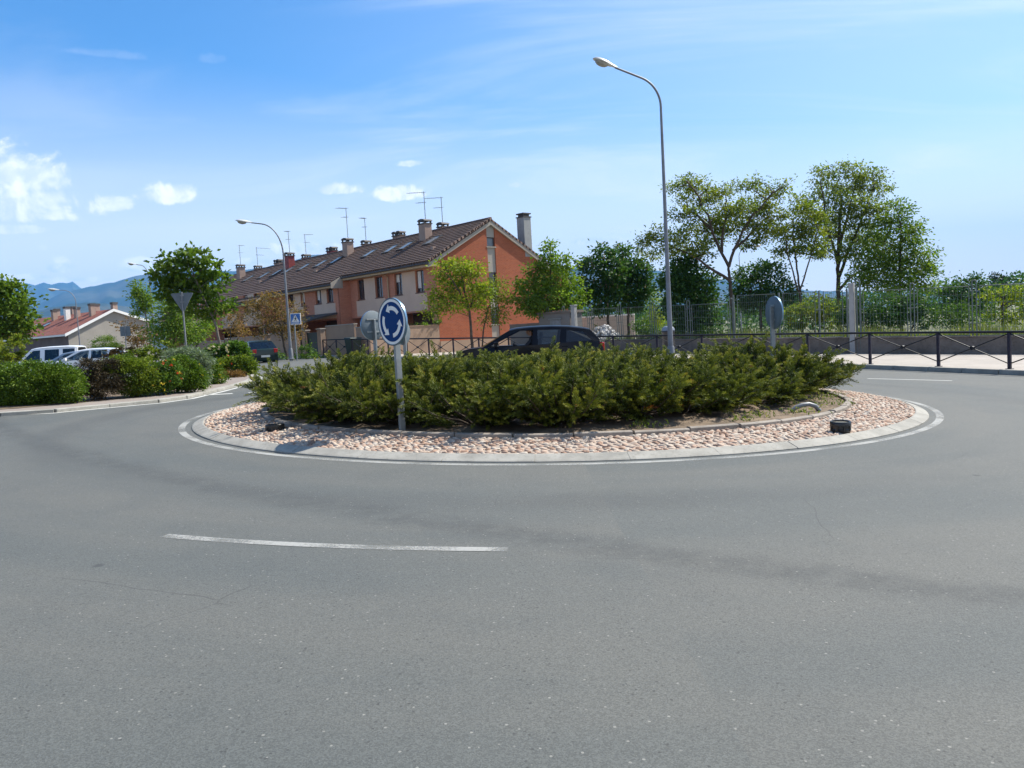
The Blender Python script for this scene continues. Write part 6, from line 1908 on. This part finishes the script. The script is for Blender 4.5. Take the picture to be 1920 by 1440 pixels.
def junipers():
    protos = [juniper_proto(s, R=r, Hh=h) for s, r, h in ((1, 1.05, .74), (2, 1.0, .80), (3, 1.1, .71), (4, .95, .79))]
    used = [False] * 4; g = random.Random(12)
    front = [  # x, y, scale, height scale, label
        (-3.12, 14.3, 1.0, 1.0, 'dark juniper at the far left tip of the island planting, branches over the cobbles'),
        (-3.2, 12.75, 1.05, 1.0, 'juniper with a ragged black shaded foot, second from the left tip'),
        (-2.4, 11.5, 1.0, 1.05, 'spreading juniper left of the blue sign, above the low black uplight drum'),
        (-1.5, 10.75, 1.0, 1.0, 'juniper directly behind the pole of the blue roundabout sign'),
        (-.42, 10.35, 1.02, 1.05, 'juniper just right of the blue sign pole with a rust brown dead patch'),
        (.65, 10.3, 1.0, 1.08, 'front juniper under the nose of the black car'),
        (1.65, 10.75, 1.05, 1.1, 'tall pointed juniper at the front below the car\'s rear window'),
        (2.55, 11.45, 1.0, 1.02, 'bright juniper standing back from the bare soil right of centre'),
        (3.45, 12.2, 1.02, 1.0, 'juniper behind the bent grey pipe end'),
        (4.3, 13.1, 1.0, 1.0, 'juniper below the grey round sign back at right'),
        (4.92, 14.3, 1.12, 1.0, 'juniper leaning out over the cobbles at the right tip of the planting')]
    rest = [(-2.6, 15.9, 1.0, .95), (-1.5, 13.6, 1.1, 1.02), (-.2, 12.9, 1.1, 1.08), (1.2, 13.2, 1.15, 1.05), (2.6, 13.7, 1.1, 1.05), (3.3, 15.2, 1.1, 1.0), (-.9, 15.6, 1.1, 1.0), (.7, 15.7, 1.15, 1.05), (2.0, 16.3, 1.1, 1.0),
            (-1.9, 17.2, 1.0, .9), (-.2, 17.9, 1.05, .95), (1.5, 18.2, 1.05, .95), (3.1, 17.6, 1.0, .9), (4.5, 15.9, 1.0, .95)]
    i = 0
    for k, (x, y, s, hs, *lab) in enumerate(front + rest):
        j = (k * 3 + k // 4) % 4
        if used[j]: o = copy_tree(protos[j])
        else: o = protos[j]; used[j] = True
        r = math.hypot(x - IC.x, y - IC.y)
        o.location = (x, y, gz(x) + .12 + .07 * (1 - (r / 5) ** 2) - .02)
        out = math.atan2(y - IC.y, x - IC.x)
        o.rotation_euler = (g.uniform(-.08, .08), g.uniform(-.08, .08), g.uniform(0, 6.28))
        if k < len(front):
            # lean the edge plants outwards
            tilt = .12 if k not in (0, 10) else .20
            q = Matrix.Rotation(tilt, 3, Vector((-math.sin(out), math.cos(out), 0))) @ Matrix.Rotation(g.uniform(0, 6.28), 3, 'Z')
            o.rotation_euler = q.to_euler()
        o.scale = (s * 1.10, s * 1.10, s * hs * ((.90 if k != 5 else .88) if k < 4 or k == 5 or 8 < k < len(front) else (.80 if k < len(front) else .74)))
        o['label'] = lab[0] if lab else 'juniper shrub in the massed rear of the island planting'


junipers()

# ------------------------------------------------------------------ trees
TR = make_tree
TR('maple_tree', 'bright green leafy tree cut off by the left edge of the photo', 'tree', [(10, 555, 38, 32), (34, 580, 26, 26), (0, 600, 42, 32), (45, 605, 20, 22), (-40, 580, 50, 60), (22, 622, 30, 18), (-10, 535, 30, 20)], 30, [(-12, 715), (-8, 640), (-5, 580)], 'maple', tr=.10, dens=13, clump_r=.2, leaf_len=.17, leaf_w=.11, seed=31)
TR('street_tree', 'dark leafy street tree with slim leaning pale trunk behind the give way sign', 'tree',
   [(318, 490, 26, 14), (362, 484, 30, 17), (393, 502, 20, 18), (312, 518, 26, 15), (355, 515, 42, 24), (392, 540, 32, 24), (325, 548, 30, 18), (370, 572, 40, 22), (408, 585, 26, 16), (296, 516, 14, 9), (428, 572, 14, 12), (345, 474, 9, 7), (418, 520, 10, 8), (350, 545, 40, 24)],
   30, [(419, 695), (414, 650), (403, 605), (382, 560), (365, 520)], 'maple', 'bark_g', tr=.062, dens=9.5, clump_r=.17, leaf_len=.19, leaf_w=.125, seed=32, leaf_n=20)
TR('young_tree', 'slender young tree with small crown and thin stake-like trunk left of the give way sign', 'tree', [(256, 540, 12, 16), (268, 556, 17, 18), (280, 572, 17, 15), (266, 582, 18, 12), (252, 555, 9, 12)], 50, [(286, 660), (279, 620), (272, 585), (262, 550)], 'lime', 'bark_g', tr=.07, dens=11, seed=33, clump_r=.22)
TR('bushy_tree', 'soft light green bushy tree below and left of the give way sign', 'tree', [(312, 598, 28, 28), (326, 566, 22, 24), (345, 618, 32, 22), (300, 625, 26, 22), (335, 590, 25, 25)], 42, [(328, 672), (326, 630), (326, 590)], 'willow', tr=.08, dens=11, seed=34)
TR('young_tree', 'small pale green tree low behind the leaning street tree', 'tree', [(370, 625, 20, 12), (388, 612, 18, 13), (360, 640, 12, 10)], 44, [(369, 672), (369, 650), (372, 628)], 'lime', tr=.05, dens=10, seed=35)
TR('bronze_tree', 'orange bronze leaved tree beside the green car and lamp', 'tree', [(500, 578, 36, 20), (540, 582, 28, 24), (478, 598, 22, 18), (528, 605, 38, 20), (556, 598, 18, 20), (508, 560, 26, 13), (470, 575, 16, 14), (545, 628, 24, 10), (500, 620, 28, 14)], 48.5, [(541, 682), (533, 650), (527, 612), (515, 580)], 'orange', tr=.085, dens=7.5, seed=36, clump_r=.22, leaf_len=.14, leaf_w=.06)
TR('bronze_tree', 'thin rusty leaved tree half hidden by the leaning street tree', 'tree', [(440, 600, 13, 17), (432, 620, 12, 12), (450, 618, 12, 14)], 53, [(431, 672), (431, 640), (435, 610)], 'orange', tr=.06, dens=8, seed=37)
TR('robinia_tree', 'yellow green robinia in front of the orange brick gable', 'tree', [(832, 508, 22, 15), (862, 499, 28, 14), (890, 507, 20, 14), (832, 540, 26, 18), (876, 532, 30, 20), (848, 570, 28, 14), (812, 588, 9, 12), (906, 545, 18, 14), (815, 560, 14, 12), (885, 565, 26, 14)], 42, [(886, 665), (884, 620), (880, 585), (872, 550), (866, 520)], 'robinia_y', tr=.085, dens=9, seed=38, clump_r=.25, leaf_len=.19, leaf_w=.085, grow=1.12, limbs_px=[[(880, 580), (860, 545), (838, 515)], [(880, 578), (893, 540), (895, 510)]])
TR('street_tree', 'darker green small tree close against the right of the yellow green robinia', 'tree', [(930, 532, 20, 13), (944, 555, 14, 20), (936, 590, 13, 18), (915, 585, 13, 14), (905, 605, 10, 9), (922, 558, 18, 14)], 43.2, [(903, 662), (906, 620), (915, 580), (925, 550)], 'robinia', tr=.05, dens=10, seed=39, leaf_len=.15, leaf_w=.075)
TR('pear_tree', 'lime green spire topped tree between the gable and the chestnuts', 'tree', [(1031, 465, 9, 18), (1028, 492, 18, 16), (1008, 508, 18, 14), (1056, 496, 17, 18), (1000, 532, 32, 17), (1045, 528, 38, 22), (988, 560, 28, 14), (1035, 560, 44, 18), (1076, 552, 20, 20), (1070, 575, 22, 12), (980, 578, 16, 7), (1020, 580, 30, 10)], 44, [(1037, 660), (1035, 610), (1033, 570), (1032, 500)], 'lime', tr=.085, dens=9.5, seed=40, leaf_len=.19, leaf_w=.11, grow=1.08)


def candles(t, base, K, g):
    hi = K[np.argsort(K[:, 1])][:int(len(K) * .5)]
    for k in range(22):
        p = hi[g.integers(len(hi))] + np.array([0, -.15, .12]); n = 22
        v = g.random(n); c = p + np.stack([g.normal(size=n) * .04 * (1 - v * .7), g.normal(size=n) * .04 * (1 - v * .7), v * .24], 1)
        leaf_mesh('flower', c, unit(n, g) + np.array([0, 0, .4]), .05, .04, g.random(n), L['candle'], t, base)


TR('chestnut_tree', 'dark horse chestnut with pink candles, left of two by the rubble', 'tree', [(1130, 474, 18, 13), (1112, 500, 28, 20), (1145, 508, 28, 24), (1104, 538, 22, 20), (1138, 548, 34, 24), (1125, 578, 28, 11), (1098, 560, 16, 12)], 46.5, [(1141, 655), (1141, 610), (1139, 570), (1135, 520)], 'chestnut', tr=.10, dens=10, seed=41, leaf_len=.22, leaf_w=.12, extra=candles)
TR('chestnut_tree', 'dark horse chestnut with pink candles, nearer the tall lamp post', 'tree', [(1166, 474, 18, 13), (1180, 500, 28, 22), (1203, 515, 20, 22), (1180, 540, 36, 24), (1205, 550, 18, 18), (1180, 572, 32, 14), (1160, 520, 24, 24)], 47.5, [(1178, 655), (1178, 610), (1178, 570), (1176, 520)], 'chestnut', tr=.10, dens=10, seed=42, leaf_len=.22, leaf_w=.12, extra=candles)
TR('young_tree', 'pale yellow green tree seen through the gap left of the tall lamp post', 'tree', [(1226, 562, 13, 22), (1235, 588, 15, 16), (1222, 600, 14, 16), (1240, 605, 14, 10)], 60, [(1231, 650), (1230, 620), (1229, 580)], 'robinia_y', tr=.08, dens=8, seed=43)
TR('broadleaf_tree', 'dense dark tree directly right of the tall lamp post', 'tree', [(1284, 498, 26, 22), (1308, 536, 34, 26), (1262, 534, 22, 22), (1290, 568, 42, 24), (1322, 575, 22, 18), (1298, 600, 40, 18), (1255, 575, 14, 16), (1285, 520, 40, 25)], 41, [(1302, 660), (1300, 620), (1297, 570), (1290, 520)], 'chestnut', grow=1.12, tr=.12, dens=11, seed=44, leaf_len=.19, leaf_w=.11)
open_l = [(1285, 342, 20, 10), (1262, 352, 12, 9), (1306, 352, 18, 10), (1330, 360, 16, 10), (1354, 362, 17, 9), (1382, 350, 16, 9), (1415, 343, 14, 8), (1444, 362, 19, 10), (1466, 352, 13, 9), (1430, 386, 20, 10), (1407, 410, 21, 11), (1444, 404, 20, 11), (1343, 404, 17, 11), (1322, 379, 18, 10), (1285, 378, 16, 9), (1270, 405, 15, 8), (1352, 427, 20, 11), (1338, 448, 22, 11), (1296, 436, 22, 10), (1266, 446, 20, 10), (1228, 442, 17, 9), (1208, 456, 16, 10), (1225, 477, 13, 8), (1307, 458, 22, 10), (1380, 424, 18, 10), (1462, 404, 14, 10), (1420, 425, 16, 8), (1250, 470, 14, 7), (1392, 384, 22, 10), (1366, 395, 20, 10), (1330, 425, 20, 10), (1302, 405, 18, 9), (1422, 440, 20, 9), (1400, 458, 16, 7), (1452, 430, 18, 9), (1276, 462, 18, 8), (1322, 474, 18, 7), (1380, 405, 16, 8)]
TR('robinia_tree', 'tall open robinia with forking bare limbs and airy crown behind the fence', 'tree', [(a, b, c * 1.05, d * 1.45) for a, b, c, d in open_l], 40, [(1377, 660), (1376, 610), (1371, 560), (1368, 520), (1366, 500)], 'robinia', tr=.13, dens=7.6, seed=45, clump_r=.22, leaf_n=28, leaf_len=.155, leaf_w=.07, shell=.25, dy=1.2, grow=1.22, limbs_px=[[(1366, 500), (1342, 455), (1326, 403), (1304, 358), (1286, 338)], [(1369, 525), (1326, 498), (1286, 471), (1231, 449)], [(1366, 500), (1385, 449), (1412, 403), (1449, 363), (1470, 350)], [(1352, 475), (1356, 430), (1362, 375)], [(1375, 470), (1405, 440), (1440, 405)], [(1334, 428), (1300, 400), (1272, 400)]])
TR('broadleaf_tree', 'round dark tree below the right limbs of the open robinia', 'tree', [(1400, 518, 22, 16), (1438, 512, 26, 17), (1410, 545, 34, 20), (1458, 542, 28, 20), (1430, 570, 40, 14), (1482, 560, 12, 15), (1385, 560, 16, 14)], 43, [(1430, 655), (1427, 615), (1425, 570), (1425, 535)], 'chestnut', grow=1.2, tr=.10, dens=10, seed=46, leaf_len=.18, leaf_w=.1)
TR('young_tree', 'thin upright tree with purple brown stem between the open robinia and the big elm', 'tree', [(1472, 440, 20, 12), (1510, 398, 16, 18), (1520, 436, 18, 15), (1494, 468, 22, 9), (1540, 420, 16, 16), (1490, 382, 8, 14), (1534, 466, 16, 12), (1464, 470, 12, 9), (1502, 430, 16, 12)], 40.5, [(1504, 655), (1502, 590), (1500, 545), (1493, 490), (1487, 440)], 'robinia', tr=.075, dens=11, seed=47, clump_r=.24, leaf_len=.16, leaf_w=.075, shell=.3, grow=1.38, limbs_px=[[(1501, 545), (1520, 480), (1535, 430)], [(1500, 560), (1478, 480), (1472, 440)]])
elm = [(1537, 330, 18, 12), (1574, 320, 22, 11), (1608, 322, 20, 11), (1640, 328, 15, 11), (1655, 350, 13, 12), (1551, 353, 20, 15), (1594, 347, 24, 16), (1628, 355, 20, 15), (1524, 372, 14, 13), (1574, 381, 24, 17), (1608, 384, 24, 17), (1642, 387, 18, 15), (1551, 404, 22, 15), (1594, 412, 24, 16), (1628, 415, 22, 15), (1518, 404, 14, 12), (1551, 438, 22, 14), (1600, 444, 24, 15), (1632, 450, 22, 15), (1545, 472, 20, 13), (1594, 472, 24, 14)]
TR('elm_tree', 'tallest tree, broad airy crowned elm above the concrete post', 'tree', elm, 44, [(1576, 655), (1574, 590), (1573, 545), (1572, 490), (1574, 430), (1578, 370)], 'elm', tr=.15, dens=6.2, seed=48, clump_r=.25, leaf_n=30, leaf_len=.155, leaf_w=.08, shell=.3, dy=1.2, grow=1.32, limbs_px=[[(1573, 520), (1598, 455), (1622, 390), (1640, 345)], [(1572, 500), (1552, 430), (1540, 350)], [(1573, 470), (1590, 400), (1606, 335)], [(1573, 545), (1600, 515), (1625, 500)]])
wil = [(1679, 386, 14, 10), (1691, 404, 18, 14), (1708, 426, 16, 13), (1720, 420, 10, 9), (1674, 420, 18, 14), (1694, 450, 24, 17), (1715, 446, 16, 13), (1662, 461, 24, 16), (1697, 475, 26, 16), (1731, 480, 16, 12), (1744, 473, 8, 7), (1679, 501, 28, 17), (1714, 506, 26, 15), (1740, 497, 14, 12), (1640, 495, 24, 15), (1651, 524, 28, 16), (1691, 529, 28, 16), (1731, 530, 22, 15), (1748, 520, 8, 12), (1617, 506, 20, 14), (1608, 530, 20, 13), (1657, 417, 16, 14), (1639, 453, 18, 14), (1630, 485, 18, 14)]
TR('elm_tree', 'bright dense multi stemmed tree sloping down to the right of the big elm', 'tree', wil, 42, [(1692, 650), (1690, 590), (1688, 540), (1688, 480), (1690, 430)], 'willow', tr=.10, dens=7.5, seed=49, clump_r=.26, leaf_len=.17, leaf_w=.09, shell=.4, grow=1.25)
TR('broadleaf_tree', 'green tree in the middle distance right of the multi stemmed tree', 'tree', [(1790, 545, 22, 18), (1824, 530, 18, 14), (1838, 558, 22, 20), (1800, 575, 28, 18), (1768, 550, 14, 16), (1770, 580, 18, 16), (1845, 585, 14, 14)], 47, [(1802, 650), (1802, 610), (1802, 560)], 'chestnut', tr=.10, dens=11, seed=50, leaf_len=.17, leaf_w=.09)
TR('robinia_tree', 'yellow green tree with a dark stem at the right edge behind the fence', 'tree', [(1872, 556, 26, 18), (1902, 545, 26, 16), (1925, 568, 24, 22), (1880, 590, 32, 16), (1850, 552, 13, 11), (1945, 560, 28, 30), (1915, 600, 26, 14)], 34, [(1882, 655), (1880, 610), (1880, 575), (1885, 555)], 'robinia_y', tr=.07, dens=11, seed=51, leaf_len=.13, leaf_w=.065, clump_r=.2)
for k, (px, py) in enumerate(((1864, 523), (1882, 526))):
    TR('poplar_tree', ['slim distant poplar on the skyline at right, taller of the pair', 'shorter slim poplar of the distant pair at right'][k], 'tree', [(px, py, 5, 9), (px, py + 14, 6, 10), (px, py + 30, 6, 12)], 150, [(px + 1, 585), (px, 560), (px, py)], 'poplar', tr=.16, dens=3, clump_r=.5, leaf_len=.5, leaf_w=.3, seed=60 + k, twig=False)

def far_wood():
    g = np.random.default_rng(77); C = []; A = []; T = []
    top = [(1000, 600), (1080, 588), (1240, 588), (1400, 575), (1540, 566), (1700, 545), (1760, 534), (1830, 530), (1900, 524), (2050, 520), (2250, 520)]
    for k in range(900):
        px = g.uniform(1000, 2250); Y = g.uniform(115, 165); tp = np.interp(px, [a for a, b in top], [b for a, b in top]) + 6 * math.sin(px * .045) + 4 * math.sin(px * .11 + 2) + g.normal() * 3
        hi = at(px, tp, Y); lo = gz(hi.x); z = lo + (hi.z - lo) * g.random() ** .6
        n = 26; c = np.array([hi.x, hi.y, z]) + g.normal(size=(n, 3)) * np.array([.9, .9, .6]); C.append(c); A.append(unit(n, g)); T.append(np.clip(g.random() * .7 + g.normal(size=n) * .15 + .1, 0, 1))
    C = np.concatenate(C); n = len(C)
    tag(leaf_mesh('far_wood', C, np.concatenate(A), g.uniform(.4, .8, n), g.uniform(.25, .5, n), np.concatenate(T), L['chestnut']), 'distant band of trees closing the view behind the fences', 'trees', kind='stuff')


far_wood()

# shrubs behind the fence
SH = make_shrub
bz = lambda px, Y: gz(at(px, 640, Y).x) + .78
SH('fence_shrub', 'leafy shrub growing against the barred fence left of the concrete post', [(1500, 590, 26, 26), (1530, 578, 28, 24), (1560, 590, 24, 28)], 37.5, 'robinia', dens=12, clump_r=.2, leaf_len=.14, leaf_w=.08, seed=71, base_z=bz(1530, 37))
SH('fence_shrub', 'leafy shrub directly behind the pale concrete post', [(1590, 585, 24, 28), (1622, 575, 26, 28), (1640, 600, 22, 24)], 36.5, 'chestnut', dens=12, clump_r=.2, leaf_len=.14, leaf_w=.08, seed=72, base_z=bz(1610, 36))
SH('fence_shrub', 'dense shrub under the multi stemmed tree behind the mesh', [(1670, 585, 28, 30), (1705, 575, 26, 28), (1735, 590, 22, 26)], 36.5, 'chestnut', dens=12, clump_r=.2, leaf_len=.14, leaf_w=.08, seed=73, base_z=bz(1700, 36))
SH('fence_shrub', 'soft light green shrub behind the right hand mesh panels', [(1765, 595, 26, 22), (1795, 590, 24, 24), (1825, 600, 20, 18)], 35.5, 'rose', dens=12, clump_r=.2, leaf_len=.12, leaf_w=.06, seed=74, base_z=bz(1795, 35))
SH('fence_shrub', 'wild green shrub behind the loop posts right of the rubble', [(1205, 612, 18, 14), (1225, 620, 16, 12)], 43, 'rose', dens=14, clump_r=.18, leaf_len=.12, leaf_w=.07, seed=75)
SH('fence_shrub', 'dark low shrub under the dense tree by the lamp post', [(1290, 622, 30, 16), (1325, 625, 24, 14)], 40, 'dark', dens=13, clump_r=.18, leaf_len=.13, leaf_w=.07, seed=76)
SH('fence_shrub', 'yellowish shrub growing at the foot of the rubble heap', [(1120, 620, 10, 12)], 45.5, 'hedge_y', dens=14, clump_r=.14, leaf_len=.11, leaf_w=.06, seed=77)

# hedges and shrubs of the left planting strip
hk = dict(dens=120, clump_r=.065, leaf_n=38, leaf_len=.045, leaf_w=.030, shell=.90)
SH('clipped_hedge', 'large rounded clipped green hedge at the left edge of the photo', [(10, 719, 45, 38), (60, 717, 48, 39), (110, 720, 42, 38), (40, 735, 60, 24), (-50, 719, 50, 40), (130, 728, 26, 26)], 16.4, 'hedge', 'hedge', seed=81, **hk)
SH('dead_hedge', 'brown dead section of hedge between two green ones', [(170, 708, 26, 32), (200, 703, 28, 28), (190, 726, 30, 18)], 17.2, 'dead', 'hedge', seed=82, **dict(hk, leaf_len=.09, leaf_w=.014))
SH('clipped_hedge', 'yellow green flat topped hedge right of the dead brown section', [(225, 685, 38, 14), (250, 705, 34, 30), (275, 705, 22, 32), (250, 724, 30, 16)], 17.9, 'hedge_y', 'hedge', seed=83, **hk)
SH('rose_bush', 'rose bush with red and yellow blooms beside the flat topped hedge', [(302, 705, 18, 26), (298, 720, 18, 14), (318, 700, 16, 24), (310, 722, 18, 12)], 18.2, 'rose', 'shrub', seed=84, flowers=[('red_fl', 16, .05), ('yel_fl', 16, .05)], **hk)
SH('round_shrub', 'rounded green shrub right of the rose bush with yellow flowers below', [(340, 698, 28, 29), (356, 708, 26, 24), (330, 715, 24, 18), (370, 714, 18, 16)], 19.0, 'hedge', 'shrub', seed=85, flowers=[('yel_fl', 14, .045)], **hk)
SH('grey_shrub', 'grey green lavender like shrub behind the rounded green shrub', [(345, 668, 34, 14), (368, 680, 26, 20), (380, 700, 12, 20)], 20.8, 'grey', 'shrub', seed=86, **dict(hk, leaf_w=.02, leaf_len=.09))
SH('mixed_shrub', 'small yellow flecked shrub near the leaning pale trunk', [(388, 696, 22, 26), (404, 706, 18, 16), (380, 714, 18, 14)], 22.0, 'hedge', 'shrub', seed=87, flowers=[('yel_fl', 18, .05)], **hk)
SH('flowering_shrub', 'shrub with drooping cream flower heads beside the leaning pale trunk', [(440, 655, 22, 14), (422, 666, 24, 18), (450, 668, 18, 16), (405, 668, 18, 20)], 28.0, 'rose', 'shrub', seed=88, flowers=[('wht_fl', 46, .10)], **dict(hk, leaf_len=.09, leaf_w=.05))
SH('mixed_shrub', 'leafy shrub with orange tips at the corner of the left planting', [(455, 686, 20, 18), (430, 688, 20, 18), (470, 690, 12, 12), (412, 690, 16, 16)], 27.0, 'hedge_y', 'shrub', seed=89, flowers=[('red_fl', 8, .05)], **dict(hk, leaf_len=.08, leaf_w=.045))
SH('ground_cover_shrub', 'low rusty ground cover in front of the leaning pale trunk', [(415, 704, 24, 8), (440, 704, 20, 7)], 25.5, 'brown', 'shrub', seed=90, **hk)
SH('olive_shrub', 'hazy olive shrub against the grey gable behind the parked cars', [(195, 645, 19, 13), (205, 652, 20, 8)], 62, 'willow', 'shrub', seed=91, **dict(hk, dens=16, clump_r=.18, leaf_len=.12, leaf_w=.05))
SH('rusty_shrub', 'rust orange shrub right of the white parked cars', [(230, 662, 24, 9), (212, 666, 16, 7)], 29, 'brown', 'shrub', seed=92, **dict(hk, dens=24, leaf_len=.09, leaf_w=.05))
SH('mixed_shrub', 'green shrub row behind the flat topped hedge', [(262, 664, 22, 10), (290, 662, 22, 12), (245, 672, 26, 8), (310, 655, 18, 12)], 27, 'hedge_y', 'shrub', seed=93, **dict(hk, dens=24, leaf_len=.09, leaf_w=.05))
SH('mixed_shrub', 'straggly olive shrub left of the white van', [(15, 655, 26, 20), (-20, 660, 26, 22), (38, 640, 14, 12), (5, 672, 30, 14)], 25, 'robinia', 'shrub', seed=94, **dict(hk, dens=22, leaf_len=.10, leaf_w=.05))
SH('brown_bush', 'pale brown airy bush between the grey gable and young tree', [(255, 625, 18, 14), (240, 610, 14, 10), (285, 630, 14, 16), (265, 640, 18, 10)], 62, 'brown', 'shrub', seed=95, **dict(hk, dens=5, clump_r=.32, leaf_len=.2, leaf_w=.1, leaf_n=22))
SH('garden_shrub', 'green shrub behind the posts of the crossing sign and lamp', [(573, 662, 12, 14), (560, 672, 14, 10), (590, 672, 12, 10)], 46.0, 'rose', 'shrub', seed=96, **dict(hk, dens=12, clump_r=.18, leaf_len=.12, leaf_w=.07))
SH('garden_shrub', 'low green plant on the right of the dark green car', [(520, 663, 10, 8)], 47.0, 'rose', 'shrub', seed=97, **dict(hk, dens=14, clump_r=.16, leaf_len=.12, leaf_w=.07))
wz = 2.0
SH('wall_plant', 'trailing green plant on top of the sunlit beige garden wall', [(788, 611, 11, 6), (798, 614, 8, 4)], 47.2, 'lime', 'plant', seed=98, base_z=wz, stems=1, **dict(hk, dens=20, clump_r=.12, leaf_len=.1, leaf_w=.06))
SH('wall_plant', 'small dark plant at the gable end of the beige wall top', [(822, 608, 6, 7)], 47.9, 'rose', 'plant', seed=99, base_z=wz, stems=1, **dict(hk, dens=20, clump_r=.1, leaf_len=.1, leaf_w=.06))


# ------------------------------------------------------------------ air
def haze():
    mb = MB(); mb.hexa([Vector(v) for v in ((-12500, -300, -30), (12500, -300, -30), (12500, 11600, -30), (-12500, 11600, -30), (-12500, -300, 1150), (12500, -300, 1150), (12500, 11600, 1150), (-12500, 11600, 1150))])
    m = bpy.data.materials.new('haze'); m.use_nodes = True; w = NT(m.node_tree)
    for n in list(w.n): w.n.remove(n)
    out = w.new('ShaderNodeOutputMaterial'); v = w.new('ShaderNodeVolumePrincipled', {'Color': (0.20, 0.52, 1.0, 1), 'Density': 8.0e-5, 'Anisotropy': 0.0})
    w.l.new(v.outputs[0], out.inputs['Volume'])
    o = mb.build('haze', m); o['kind'] = 'stuff'
    return o


HAZE = True
if HAZE: haze()
